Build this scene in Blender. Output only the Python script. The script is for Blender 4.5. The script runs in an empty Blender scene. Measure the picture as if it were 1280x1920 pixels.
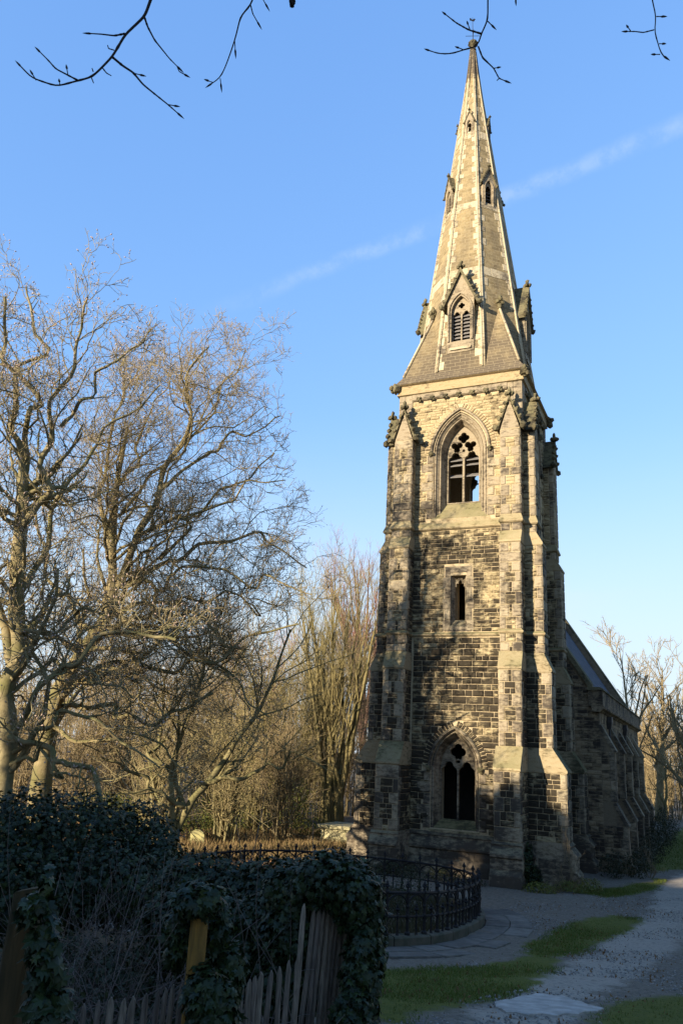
import bpy, math, random
import numpy as np
from mathutils import Vector, Matrix
from mathutils.geometry import tessellate_polygon

# ------------------------------------------------------------------ camera, sky, sun, exposure
scene = bpy.context.scene
CAM = np.array([9.0403, -34.2114, 4.284]); YAW, PITCH, ROLL, FPX = -24.861, 16.905, 3.0986, 1471.6
_y, _p, _r = math.radians(YAW), math.radians(PITCH), math.radians(ROLL)
FW = np.array([math.sin(_y)*math.cos(_p), math.cos(_y)*math.cos(_p), math.sin(_p)])
_rt = np.array([math.cos(_y), -math.sin(_y), 0.0]); _up = np.cross(_rt, FW)
RT = _rt*math.cos(_r) + _up*math.sin(_r); UP = -_rt*math.sin(_r) + _up*math.cos(_r)
cd = bpy.data.cameras.new('camera'); cam = bpy.data.objects.new('camera', cd); scene.collection.objects.link(cam)
cd.sensor_fit = 'VERTICAL'; cd.sensor_height = 36.0; cd.lens = FPX/1920*36.0; cd.clip_start = 0.05; cd.clip_end = 3000
cam.matrix_world = Matrix(((RT[0], UP[0], -FW[0], CAM[0]), (RT[1], UP[1], -FW[1], CAM[1]), (RT[2], UP[2], -FW[2], CAM[2]), (0, 0, 0, 1)))
scene.camera = cam
SUN_AZ, SUN_EL = 26.0, 15.0          # light travels towards +Y turned SUN_AZ degrees to +X
SD = np.array([math.sin(math.radians(SUN_AZ)), math.cos(math.radians(SUN_AZ))])      # horizontal travel direction
SN = np.array([SD[1], -SD[0]])
sl = bpy.data.lights.new('sun', 'SUN'); sl.energy = 5.0; sl.angle = math.radians(0.5); sl.color = (1.0, 0.87, 0.66)
so = bpy.data.objects.new('sun', sl); scene.collection.objects.link(so)
_d = Vector((SD[0]*math.cos(math.radians(SUN_EL)), SD[1]*math.cos(math.radians(SUN_EL)), -math.sin(math.radians(SUN_EL))))
so.rotation_euler = _d.to_track_quat('-Z', 'Y').to_euler(); so.location = (-30, -60, 40)
world = bpy.data.worlds.new('World'); scene.world = world; world.use_nodes = True
SKY_STRENGTH = 0.15
def build_world():
    nt = world.node_tree; nt.nodes.clear()
    out = nt.nodes.new('ShaderNodeOutputWorld'); bg = nt.nodes.new('ShaderNodeBackground'); sky = nt.nodes.new('ShaderNodeTexSky')
    sky.sky_type = 'NISHITA'; sky.sun_disc = False; sky.sun_elevation = math.radians(SUN_EL)
    sky.sun_rotation = math.radians(180.0 + SUN_AZ); sky.air_density = 1.0; sky.dust_density = 0.2; sky.ozone_density = 2.2
    tc = nt.nodes.new('ShaderNodeTexCoord')
    def math_(op, a, b=None, c=None):
        n = nt.nodes.new('ShaderNodeMath'); n.operation = op
        for i, v in enumerate((a, b, c)):
            if v is None: continue
            if isinstance(v, (int, float)): n.inputs[i].default_value = v
            else: nt.links.new(v, n.inputs[i])
        return n.outputs[0]
    def dot(vec):
        n = nt.nodes.new('ShaderNodeVectorMath'); n.operation = 'DOT_PRODUCT'; nt.links.new(tc.outputs['Generated'], n.inputs[0]); n.inputs[1].default_value = vec
        return n.outputs['Value']
    def smooth(v, a, b):
        n = nt.nodes.new('ShaderNodeMapRange'); n.interpolation_type = 'SMOOTHSTEP'; nt.links.new(v, n.inputs[0]); n.inputs[1].default_value = a; n.inputs[2].default_value = b
        return n.outputs[0]
    def noise(sc, det, vec, rough=.55):
        n = nt.nodes.new('ShaderNodeTexNoise'); n.inputs['Scale'].default_value = sc; n.inputs['Detail'].default_value = det; n.inputs['Roughness'].default_value = rough
        nt.links.new(vec, n.inputs['Vector']); return n.outputs['Fac']
    # the vapour trail: a thin band of high cloud along a great circle of the sky
    def dirv(px, py):
        d = FW + RT*(px-640)/FPX - UP*(py-960)/FPX; return d/np.linalg.norm(d)
    a, b = dirv(360, 600), dirv(1270, 240); nrm = np.cross(a, b); nrm /= np.linalg.norm(nrm)
    along = b - a; along /= np.linalg.norm(along)
    wob = noise(9.0, 4, tc.outputs['Generated'])
    off = math_('ABSOLUTE', math_('ADD', dot(tuple(nrm)), math_('MULTIPLY', math_('SUBTRACT', wob, .5), .018)))
    band = math_('SUBTRACT', 1.0, smooth(off, 0.001, 0.015))
    t = dot(tuple(along)); m = float(np.dot(a, along)); q = float(np.dot(b, along))
    fade = math_('MULTIPLY', smooth(t, m - .02, m + .22), math_('SUBTRACT', 1.0, smooth(t, q + .15, q + .5)))
    puff = smooth(noise(34.0, 6, tc.outputs['Generated'], .62), .34, .68)
    trail = math_('MULTIPLY', math_('MULTIPLY', band, fade), math_('MULTIPLY_ADD', puff, .22, .03))
    # thin high cloud low over the horizon
    mp = nt.nodes.new('ShaderNodeMapping'); mp.inputs['Scale'].default_value = (1.2, 1.2, 7.0); nt.links.new(tc.outputs['Generated'], mp.inputs['Vector'])
    sep = nt.nodes.new('ShaderNodeSeparateXYZ'); nt.links.new(tc.outputs['Generated'], sep.inputs[0])
    lowm = math_('SUBTRACT', 1.0, smooth(sep.outputs['Z'], 0.08, 0.42))
    ci = math_('MULTIPLY', smooth(noise(2.3, 5, mp.outputs[0]), .42, .75), math_('MULTIPLY', lowm, .30))
    ci = math_('ADD', ci, math_('MULTIPLY', math_('SUBTRACT', 1.0, smooth(sep.outputs['Z'], 0.02, 0.42)), .85))
    fac = math_('MINIMUM', math_('ADD', trail, ci), .8)
    mix = nt.nodes.new('ShaderNodeMix'); mix.data_type = 'RGBA'
    nt.links.new(fac, mix.inputs['Factor']); 
    # the camera saw a flatter sky than the model's: each channel is compressed over the whole sky alike
    sr = nt.nodes.new('ShaderNodeSeparateColor'); cr = nt.nodes.new('ShaderNodeCombineColor'); nt.links.new(sky.outputs[0], sr.inputs[0])
    for i, (k, g) in enumerate(((.57, .68), (.715, .53), (1.04, .34))): nt.links.new(math_('MULTIPLY', math_('POWER', math_('MULTIPLY', sr.outputs[i], .39), g), k/.39), cr.inputs[i])
    nt.links.new(cr.outputs[0], mix.inputs['A']); mix.inputs['B'].default_value = (1.98, 2.32, 2.56, 1)
    bg.inputs['Strength'].default_value = SKY_STRENGTH
    nt.links.new(mix.outputs['Result'], bg.inputs['Color']); nt.links.new(bg.outputs[0], out.inputs['Surface'])
build_world()
scene.view_settings.view_transform = 'Standard'; scene.view_settings.look = 'None'; scene.view_settings.gamma = 1.0
scene.view_settings.exposure = 1.38
scene.cycles.max_bounces = 6

# ------------------------------------------------------------------ helpers: places
def ray(px, py): return FW + RT*(px-640)/FPX - UP*(py-960)/FPX
def at(px, py, D):                    # the point seen there, D metres away over the ground
    d = ray(px, py); return CAM + d*(D/math.hypot(d[0], d[1]))
GD = np.array([math.sin(math.radians(-18)), math.cos(math.radians(-18))])
def gz(x, y):                         # height of the ground: level round the church, a bank rising towards the camera
    q = (x-CAM[0])*GD[0] + (y-CAM[1])*GD[1]
    L = 2.63 - .125*np.maximum(q, -6.0)
    return .5*(L + np.sqrt(L*L + .15))
def foot(px, D):
    d = ray(px, 1600); p = CAM + d*(D/math.hypot(d[0], d[1])); return np.array([p[0], p[1], float(gz(p[0], p[1]))])
def project(P):
    d = np.asarray(P, float) - CAM; z = d@FW
    return 640 + FPX*(d@RT)/z, 960 - FPX*(d@UP)/z, z
COL = scene.collection

# ------------------------------------------------------------------ helpers: objects
def tag(o, label=None, cat=None, group=None, kind=None):
    if label: o['label'] = label
    if cat: o['category'] = cat
    if group: o['group'] = group
    if kind: o['kind'] = kind
    return o
def empty(name, loc=(0, 0, 0)):
    o = bpy.data.objects.new(name, None); COL.objects.link(o); o.location = loc; o.empty_display_size = .2; return o
def adopt(o, parent):
    o.parent = parent
    o.matrix_parent_inverse = Matrix.Translation(-Vector(parent_loc(parent)))
    return o
def parent_loc(p):
    v = Vector(p.location)
    return v
class MB:
    """collects faces; every vertex carries a tint; build() links them as one mesh object"""
    def __init__(s): s.v = []; s.f = []; s.t = []; s.uv = None
    def add(s, vs, fs, tint=.5):
        n = len(s.v); s.v.extend([tuple(float(c) for c in v) for v in vs]); s.f.extend([tuple(i+n for i in f) for f in fs]); s.t.extend([tint]*len(vs)); return s
    def quad(s, a, b, c, d, tint=.5): return s.add([a, b, c, d], [(0, 1, 2, 3)], tint)
    def box(s, x0, x1, y0, y1, z0, z1, tint=.5):
        return s.add([(x0,y0,z0),(x1,y0,z0),(x1,y1,z0),(x0,y1,z0),(x0,y0,z1),(x1,y0,z1),(x1,y1,z1),(x0,y1,z1)],
                     [(3,2,1,0),(4,5,6,7),(0,1,5,4),(1,2,6,5),(2,3,7,6),(3,0,4,7)], tint)
    def rings(s, rs, closed=True, cap0=True, cap1=True, tint=.5):
        n = len(rs[0]); vs = [p for r in rs for p in r]; fs = []
        for k in range(len(rs)-1):
            for i in range(n if closed else n-1):
                j = (i+1) % n; fs.append((k*n+i, k*n+j, (k+1)*n+j, (k+1)*n+i))
        if cap0: fs.append(tuple(range(n-1, -1, -1)))
        if cap1: fs.append(tuple((len(rs)-1)*n + i for i in range(n)))
        return s.add(vs, fs, tint)
    def tube(s, pts, rad, n=6, tint=.5, cap=True):
        pts = [Vector(p) for p in pts]; rs = []; prev = None
        for i, p in enumerate(pts):
            t = (pts[min(i+1, len(pts)-1)] - pts[max(i-1, 0)]).normalized()
            if prev is None: prev = t.orthogonal().normalized()
            u = (prev - t*prev.dot(t))
            u = u.normalized() if u.length > 1e-6 else t.orthogonal().normalized(); prev = u
            w = t.cross(u); r = rad[i] if hasattr(rad, '__len__') else rad
            rs.append([p + (u*math.cos(2*math.pi*k/n) + w*math.sin(2*math.pi*k/n))*r for k in range(n)])
        return s.rings(rs, True, cap, cap, tint)
    def lathe(s, c, prof, n=10, tint=.5):
        return s.rings([[(c[0]+r*math.cos(2*math.pi*k/n), c[1]+r*math.sin(2*math.pi*k/n), c[2]+z) for k in range(n)] for r, z in prof], True, True, True, tint)
    def lump(s, c, r, rng, sq=(1, 1, 1), tint=.5):
        g = (1+5**.5)/2
        V = [(-1,g,0),(1,g,0),(-1,-g,0),(1,-g,0),(0,-1,g),(0,1,g),(0,-1,-g),(0,1,-g),(g,0,-1),(g,0,1),(-g,0,-1),(-g,0,1)]
        F = [(0,11,5),(0,5,1),(0,1,7),(0,7,10),(0,10,11),(1,5,9),(5,11,4),(11,10,2),(10,7,6),(7,1,8),(3,9,4),(3,4,2),(3,2,6),(3,6,8),(3,8,9),(4,9,5),(2,4,11),(6,2,10),(8,6,7),(9,8,1)]
        k = r/1.9
        return s.add([(c[0]+v[0]*k*sq[0]*rng.uniform(.7,1.25), c[1]+v[1]*k*sq[1]*rng.uniform(.7,1.25), c[2]+v[2]*k*sq[2]*rng.uniform(.7,1.25)) for v in V], F, tint)
    def merge(s, o, fn=None):
        n = len(s.v); s.v.extend([tuple(fn(v)) for v in o.v] if fn else o.v); s.f.extend([tuple(i+n for i in f) for f in o.f]); s.t.extend(o.t); return s
    def build(s, name, mat, parent=None, smooth=False, label=None, kind=None):
        me = bpy.data.meshes.new(name); me.from_pydata(s.v, [], s.f)
        a = me.attributes.new('tint', 'FLOAT', 'POINT'); a.data.foreach_set('value', np.asarray(s.t, np.float32))
        if smooth: me.polygons.foreach_set('use_smooth', [True]*len(me.polygons))
        if s.uv is not None:
            ul = me.uv_layers.new(name='UVMap'); ul.data.foreach_set('uv', np.asarray(s.uv, np.float32).ravel())
        me.materials.append(mat); me.update()
        o = bpy.data.objects.new(name, me); COL.objects.link(o)
        if parent is not None: adopt(o, parent)
        if label: o['label'] = label
        if kind: o['kind'] = kind
        return o
def np_mesh(name, V, F, mat, parent=None, tint=None, smooth=True, kind=None):
    """V (n,3), F (m,k) arrays"""
    V = np.asarray(V, np.float32); F = np.asarray(F, np.int32); me = bpy.data.meshes.new(name)
    me.vertices.add(len(V)); me.vertices.foreach_set('co', V.ravel()); k = F.shape[1]
    me.loops.add(F.size); me.loops.foreach_set('vertex_index', F.ravel())
    me.polygons.add(len(F)); me.polygons.foreach_set('loop_start', np.arange(0, F.size, k, dtype=np.int32)); me.polygons.foreach_set('loop_total', np.full(len(F), k, np.int32))
    me.polygons.foreach_set('use_smooth', np.full(len(F), smooth))
    if tint is not None:
        a = me.attributes.new('tint', 'FLOAT', 'POINT'); a.data.foreach_set('value', np.asarray(tint, np.float32))
    me.materials.append(mat); me.update(calc_edges=True)
    o = bpy.data.objects.new(name, me); COL.objects.link(o)
    if parent is not None: adopt(o, parent)
    if kind: o['kind'] = kind
    return o
def plate(mb, outer, holes, fn, d0, d1, tint=.5):
    """a flat plate with holes: loops are (u, v) lists; fn(u, v, depth) -> xyz; d0 back, d1 front"""
    loops = [outer] + list(holes); pts = [p for l in loops for p in l]
    tris = tessellate_polygon([[Vector((p[0], p[1], 0)) for p in l] for l in loops])
    n = len(pts); vs = [fn(p[0], p[1], d1) for p in pts] + [fn(p[0], p[1], d0) for p in pts]; fs = []
    for t in tris:
        a, b, c = (pts[i] for i in t); s_ = (b[0]-a[0])*(c[1]-a[1]) - (b[1]-a[1])*(c[0]-a[0])
        t = tuple(t) if s_ > 0 else tuple(reversed(t))
        fs.append(t); fs.append(tuple(i+n for i in reversed(t)))
    k = 0
    for l in loops:
        m = len(l)
        for i in range(m):
            j = (i+1) % m; fs.append((k+i, k+j, k+j+n, k+i+n))
        k += m
    return mb.add(vs, fs, tint)

# ------------------------------------------------------------------ helpers: materials
class NT:
    def __init__(s, name):
        s.m = bpy.data.materials.new(name); s.m.use_nodes = True; s.t = s.m.node_tree; s.t.nodes.clear()
        s.out = s.t.nodes.new('ShaderNodeOutputMaterial'); s.b = s.t.nodes.new('ShaderNodeBsdfPrincipled'); s.t.links.new(s.b.outputs[0], s.out.inputs[0])
        s.pos = s.t.nodes.new('ShaderNodeNewGeometry')
    def put(s, sock, v):
        if isinstance(v, (int, float)): sock.default_value = v
        elif isinstance(v, (tuple, list)): sock.default_value = tuple(v) + ((1,) if len(v) == 3 and sock.type == 'RGBA' else ())
        else: s.t.links.new(v, sock)
    def math(s, op, a, b=None, c=None):
        n = s.t.nodes.new('ShaderNodeMath'); n.operation = op
        for i, v in enumerate((a, b, c)):
            if v is not None: s.put(n.inputs[i], v)
        return n.outputs[0]
    def noise(s, scale, det=4, vec=None, rough=.55, stretch=None):
        n = s.t.nodes.new('ShaderNodeTexNoise'); n.inputs['Scale'].default_value = scale; n.inputs['Detail'].default_value = det; n.inputs['Roughness'].default_value = rough
        v = vec or s.pos.outputs['Position']
        if stretch:
            mp = s.t.nodes.new('ShaderNodeMapping'); mp.inputs['Scale'].default_value = stretch; s.t.links.new(v, mp.inputs['Vector']); v = mp.outputs[0]
        s.t.links.new(v, n.inputs['Vector']); return n.outputs['Fac']
    def ramp(s, v, a, b, smooth=True, lo=0., hi=1.):
        n = s.t.nodes.new('ShaderNodeMapRange')
        if smooth: n.interpolation_type = 'SMOOTHSTEP'
        s.put(n.inputs[0], v); n.inputs[1].default_value = a; n.inputs[2].default_value = b; n.inputs[3].default_value = lo; n.inputs[4].default_value = hi; return n.outputs[0]
    def curve(s, v, pts):
        n = s.t.nodes.new('ShaderNodeValToRGB'); e = n.color_ramp.elements
        while len(e) < len(pts): e.new(.5)
        for i, (p, c) in enumerate(pts): e[i].position = p; e[i].color = (c, c, c, 1)
        s.put(n.inputs[0], v); return n.outputs[0]
    def mix(s, f, a, b, mode='MIX'):
        n = s.t.nodes.new('ShaderNodeMix'); n.data_type = 'RGBA'; n.blend_type = mode
        s.put(n.inputs['Factor'], f); s.put(n.inputs['A'], a); s.put(n.inputs['B'], b); return n.outputs['Result']
    def attr(s, name='tint'):
        n = s.t.nodes.new('ShaderNodeAttribute'); n.attribute_name = name; return n.outputs['Fac']
    def sep(s, v):
        n = s.t.nodes.new('ShaderNodeSeparateXYZ'); s.t.links.new(v, n.inputs[0]); return n.outputs
    def bump(s, h, strength=.4, dist=.02):
        n = s.t.nodes.new('ShaderNodeBump'); n.inputs['Strength'].default_value = strength; n.inputs['Distance'].default_value = dist; s.put(n.inputs['Height'], h); s.t.links.new(n.outputs[0], s.b.inputs['Normal'])
    def done(s, col, rough=.9, spec=.25):
        s.put(s.b.inputs['Base Color'], col); s.put(s.b.inputs['Roughness'], rough); s.b.inputs['Specular IOR Level'].default_value = spec; return s.m

def stone_mat(name, light, light2, soot, zone, bias=0., tintw=.5, green=.0, bumpd=.03, patch=.9):
    light = tuple(c*.87 for c in light); light2 = tuple(c*.84 for c in light2); soot = tuple(c*.85 for c in soot)
    t = NT(name); tint = t.attr(); z = t.sep(t.pos.outputs['Position'])[2]
    n1 = t.noise(patch, 5); n2 = t.noise(5, 5, rough=.65, stretch=(.8, .8, 2.0)); n3 = t.noise(42, 3); st = t.noise(2.2, 4, stretch=(1, 1, .18))
    zz = t.curve(t.math('DIVIDE', z, 45.0), [(h/45., v) for h, v in zone])
    k = t.math('MULTIPLY_ADD', t.math('SUBTRACT', n1, .5), 1.5, zz)
    k = t.math('MULTIPLY_ADD', t.math('SUBTRACT', tint, .5), tintw, k)
    k = t.math('MULTIPLY_ADD', t.math('SUBTRACT', n2, .5), 1.7, k)
    k = t.math('MULTIPLY_ADD', t.math('SUBTRACT', st, .5), 1.1, k)
    f = t.ramp(t.math('ADD', k, bias), .2, .85)
    c = t.mix(tint, light, light2)
    c = t.mix(t.ramp(n3, .3, .7), c, t.mix(1.0, c, (.74, .72, .70), 'MULTIPLY'))
    c = t.mix(t.ramp(n2, .45, .8), c, t.mix(1.0, c, (.80, .70, .58), 'MULTIPLY'))
    if green:
        up = t.sep(t.pos.outputs['Normal'])[2]
        g = t.math('MULTIPLY', t.ramp(t.math('ADD', t.math('MULTIPLY', up, .6), t.math('MULTIPLY', n1, .8)), .35, .95), green)
        c = t.mix(g, c, (.11, .105, .042))
    c = t.mix(t.math('MULTIPLY', f, .94), c, soot)
    h = t.math('ADD', t.math('MULTIPLY', n2, 1.0), t.math('MULTIPLY', n3, .35))
    t.bump(h, .8, bumpd)
    return t.done(c, .92, .15)
Z_RUB = [(0, .70), (1.5, .78), (4, .88), (8.2, .86), (9.2, .64), (12.8, .60), (13.8, .42), (16, .30), (20, .22)]
Z_ASH = [(0, .74), (1.5, .60), (4, .48), (9, .44), (14, .39), (20, .34)]
M_RUB = stone_mat('rubble stone', (.50, .405, .235), (.36, .28, .155), (.026, .021, .016), Z_RUB, 0, .36, .12, .06)
M_ASH = stone_mat('dressed stone', (.40, .33, .225), (.28, .225, .155), (.055, .045, .036), Z_ASH, 0, .35, .45, .03)
M_MORT = stone_mat('mortar', (.52, .42, .27), (.47, .37, .23), (.10, .08, .055), [(0, .34), (2, .12), (6, .0), (12, .02), (20, .0)], -.05, 0, .1, .015)
M_WEATH = stone_mat('weathered sill stone', (.40, .32, .19), (.36, .29, .18), (.06, .055, .03), [(0, .35), (5, .25), (14, .1), (20, .12)], .05, .3, .75, .02)
M_CARVE = stone_mat('sooty carved stone', (.20, .17, .10), (.15, .13, .075), (.035, .030, .022), [(0, .35), (20, .35), (40, .45)], .05, .3, .45, .03)
M_VOUS = stone_mat('pale voussoir stone', (.46, .36, .21), (.34, .26, .145), (.06, .05, .04), [(0, .1), (20, .12)], 0, .3, .05, .02)
M_NAVE = stone_mat('nave stone', (.33, .255, .16), (.25, .19, .12), (.035, .028, .024), [(0, .62), (2.5, .46), (6, .36), (8, .7)], 0, .5, .1, .04)
M_NAVEM = stone_mat('nave mortar', (.24, .19, .125), (.22, .17, .11), (.08, .065, .05), [(0, .45), (3, .2), (8, .3)], -.05, 0, .1, .015)

def spire_mat():
    t = NT('spire stone'); uv = t.t.nodes.new('ShaderNodeUVMap'); z = t.sep(t.pos.outputs['Position'])[2]
    br = t.t.nodes.new('ShaderNodeTexBrick'); t.t.links.new(uv.outputs[0], br.inputs['Vector'])
    br.inputs['Scale'].default_value = 1.0; br.inputs['Brick Width'].default_value = .46; br.inputs['Row Height'].default_value = .185; br.inputs['Mortar Size'].default_value = .012
    br.inputs['Color1'].default_value = (.0, .0, .0, 1); br.inputs['Color2'].default_value = (1, 1, 1, 1); br.inputs['Mortar'].default_value = (.5, .5, .5, 1); br.inputs['Bias'].default_value = 0
    n1 = t.noise(.7, 5); n2 = t.noise(8, 4); st = t.noise(2.0, 4, stretch=(1, 1, .15)); n3 = t.noise(40, 3)
    c = t.mix(br.outputs['Color'], (.275, .212, .115), (.185, .143, .077))
    c = t.mix(t.ramp(n2, .4, .75), c, t.mix(1.0, c, (.72, .66, .58), 'MULTIPLY'))
    k = t.math('MULTIPLY_ADD', t.math('SUBTRACT', n1, .5), 1.3, t.curve(t.math('DIVIDE', z, 45.), [(20./45, .95), (21.3/45, .90), (23.2/45, .62), (25.5/45, .36), (40.2/45, .10), (40.9/45, .95), (1., 1.)]))
    k = t.math('MULTIPLY_ADD', t.math('SUBTRACT', st, .5), .9, k)
    f = t.ramp(k, .15, .95)
    c = t.mix(t.math('MULTIPLY', f, .9), c, (.075, .058, .042))
    c = t.mix(t.math('MULTIPLY', br.outputs['Fac'], .55), c, (.28, .225, .14))
    h = t.math('ADD', t.math('MULTIPLY', t.math('SUBTRACT', 1.0, br.outputs['Fac']), .6), t.math('ADD', t.math('MULTIPLY', n2, .5), t.math('MULTIPLY', n3, .2)))
    t.bump(h, .5, .03); return t.done(c, .92, .15)
M_SPIRE = spire_mat()
M_QUOIN = stone_mat('spire quoin stone', (.54, .46, .315), (.44, .365, .24), (.09, .072, .055), [(0, .1), (21.5, .26), (36, .18), (40.2, .05), (40.9, 1.0), (45, 1.)], 0, .5, .03, .02)
def simple(name, c1, c2, scale=12, rough=.8, bump=.3, bd=.01, spec=.3, stretch=None, tintc=None):
    t = NT(name); n = t.noise(scale, 5, stretch=stretch); c = t.mix(t.ramp(n, .3, .7), c1, c2)
    if tintc: c = t.mix(t.attr(), c, t.mix(1.0, c, tintc, 'MULTIPLY'))
    t.bump(n, bump, bd); return t.done(c, rough, spec)
M_LOUVRE = simple('grey louvre timber', (.10, .09, .085), (.17, .155, .14), 14, .8, .4, .01, .2, (1, 1, 4))
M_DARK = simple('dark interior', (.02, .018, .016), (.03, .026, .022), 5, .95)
M_SLATE = simple('roof slate', (.045, .055, .075), (.07, .085, .11), 6, .8, .3, .01, .12, None, (.7, .72, .75))
M_IRON = simple('black painted iron', (.006, .006, .007), (.016, .013, .012), 30, .6, .3, .005, .2)
M_LEAD = simple('cast iron rainwater goods', (.03, .03, .032), (.05, .048, .046), 20, .6)
M_OLDWOOD = simple('weathered split timber', (.26, .21, .155), (.12, .095, .07), 9, .85, .7, .015, .2, (6, 6, .7), (.55, .55, .6))
M_POST = simple('mossy softwood post', (.075, .048, .02), (.032, .026, .012), 6, .85, .6, .015, .2, (5, 5, .6))
M_POSTY = simple('orange stained timber post', (.26, .14, .03), (.12, .07, .02), 6, .8, .5, .015, .2, (5, 5, .6))
M_WIRE = simple('rusty fence wire', (.10, .09, .08), (.16, .15, .14), 40, .5)
M_GRAVE = simple('lichened gravestone', (.34, .30, .13), (.20, .18, .09), 5, .9, .5, .02)
M_TOMB = simple('pale tomb stone', (.36, .31, .18), (.22, .20, .11), 4, .9, .5, .02)
M_FLAG = simple('flagstone', (.155, .14, .115), (.085, .078, .065), 4, .85, .5, .02, .3, None, (.6, .6, .62))
M_KERB = simple('kerb stone', (.085, .072, .05), (.04, .041, .024), 3.5, .9, .5, .02)
M_SLAB = simple('old concrete', (.40, .365, .32), (.25, .235, .205), 5, .9, .5, .01)

def bark(name, c1, c2, c3, green=.35):
    c1, c2, c3 = (tuple(q*k for q in c) for c, k in ((c1, .8), (c2, .8), (c3, 1.0)))
    t = NT(name); tint = t.attr(); n = t.noise(1.6, 5); n2 = t.noise(14, 4); up = t.sep(t.pos.outputs['Normal'])[2]
    c = t.mix(t.ramp(n, .35, .7), c1, c2)
    c = t.mix(t.math('MULTIPLY', t.ramp(n2, .4, .7), .5), c, t.mix(1.0, c, (.55, .5, .45), 'MULTIPLY'))
    g = t.math('MULTIPLY', t.ramp(t.math('ADD', n, t.math('MULTIPLY', up, .25)), .4, .75), green)
    c = t.mix(g, c, (.115, .108, .035)); c = t.mix(tint, c, c3); t.bump(n2, .5, .02); return t.done(c, .85, .2)
M_BARK_A = bark('pale smooth bark', (.29, .235, .125), (.18, .15, .078), (.34, .27, .15), .7)
M_BARK_B = bark('beech bark', (.30, .235, .12), (.19, .15, .075), (.29, .22, .115), .65)
M_BARK_C = bark('mossy shrub bark', (.24, .20, .095), (.17, .145, .07), (.28, .22, .11), .5)
M_BARK_D = bark('ochre stems', (.25, .20, .09), (.18, .145, .065), (.27, .22, .10), .45)
M_BARK_E = bark('reddish twigs', (.20, .12, .09), (.16, .10, .075), (.26, .13, .095), .05)
M_BARK_F = bark('brown thicket stems', (.27, .21, .11), (.19, .145, .08), (.28, .21, .115), .15)
M_DEADP = bark('dry pale stems', (.20, .16, .10), (.14, .11, .07), (.16, .125, .075), .1)
M_BLACKB = bark('dark overhanging twig bark', (.035, .028, .024), (.025, .02, .018), (.03, .022, .018), .0)
M_BUD = simple('pale buds', (.40, .30, .24), (.30, .21, .16), 20, .7)
def leafmat(name, c1, c2, c3, rough=.45, spec=.4, trans=.12):
    t = NT(name); tint = t.attr(); n = t.noise(3, 3)
    c = t.mix(tint, c1, c2); c = t.mix(t.ramp(n, .45, .75), c, c3)
    t.b.inputs['Subsurface Weight'].default_value = 0.0
    m = t.done(c, rough, spec)
    tr = t.t.nodes.new('ShaderNodeBsdfTranslucent'); t.put(tr.inputs['Color'], c); ms = t.t.nodes.new('ShaderNodeMixShader'); ms.inputs[0].default_value = trans
    t.t.links.new(t.b.outputs[0], ms.inputs[1]); t.t.links.new(tr.outputs[0], ms.inputs[2]); t.t.links.new(ms.outputs[0], t.out.inputs[0]); return m
M_IVY = leafmat('ivy leaf', (.008, .017, .007), (.034, .048, .012), (.016, .024, .009), .40, .22)
M_IVY2 = leafmat('bramble leaf', (.018, .024, .009), (.032, .038, .014), (.038, .032, .014), .55, .2)
M_EVERG = leafmat('evergreen leaf', (.030, .050, .018), (.055, .075, .025), (.045, .06, .02), .5, .4, .05)
M_GRASS = leafmat('grass blade', (.055, .085, .014), (.115, .14, .025), (.10, .095, .024), .6, .2, .2)
M_DRYG = leafmat('dry grass', (.22, .15, .07), (.16, .105, .052), (.14, .12, .045), .8, .1, .2)
M_DULLG = leafmat('dull long grass', (.075, .060, .032), (.045, .045, .020), (.055, .042, .022), .8, .1, .2)
M_LITTER = leafmat('dead leaves', (.15, .075, .035), (.21, .13, .065), (.10, .06, .03), .8, .1, .1)
M_UNDER = leafmat('undergrowth leaf', (.085, .105, .022), (.16, .15, .034), (.15, .105, .035), .6, .2, .2)
def ground_mat():
    t = NT('ground'); g = t.attr('grass'); p = t.attr('path'); w = t.attr('wild'); n1 = t.noise(1.3, 6, rough=.6); n2 = t.noise(11, 5); n3 = t.noise(60, 3)
    c = t.mix(t.ramp(n2, .3, .72), (.095, .078, .057), (.17, .142, .108))
    c = t.mix(t.ramp(n3, .52, .72), c, (.22, .197, .168))
    pm = t.ramp(t.math('ADD', t.math('MULTIPLY_ADD', t.math('SUBTRACT', n1, .5), 1.6, p), t.math('MULTIPLY', t.math('SUBTRACT', n2, .5), .7)), .3, .75)
    pc = t.mix(t.ramp(n3, .35, .7), (.26, .222, .175), (.34, .292, .235)); pc = t.mix(t.ramp(n2, .45, .75), pc, (.175, .15, .118))
    c = t.mix(pm, c, pc)
    gm = t.ramp(t.math('ADD', t.math('MULTIPLY_ADD', t.math('SUBTRACT', n1, .5), 1.5, g), t.math('MULTIPLY', t.math('SUBTRACT', n2, .5), .5)), .32, .72)
    gc = t.mix(t.ramp(n2, .3, .7), (.068, .076, .014), (.105, .108, .020))
    c = t.mix(gm, c, gc)
    wm = t.ramp(t.math('MULTIPLY_ADD', t.math('SUBTRACT', n1, .5), .8, w), .3, .7)
    wc = t.mix(t.ramp(n2, .3, .7), (.045, .032, .019), (.09, .062, .034))
    c = t.mix(wm, c, wc)
    t.bump(t.math('ADD', n2, t.math('MULTIPLY', n3, .6)), .6, .03); return t.done(c, .95, .15)
M_GROUND = ground_mat()
M_PEBBLE = simple('loose gravel', (.20, .18, .155), (.34, .31, .27), 20, .9, .2, .01, .2, None, (.45, .45, .47))

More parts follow.
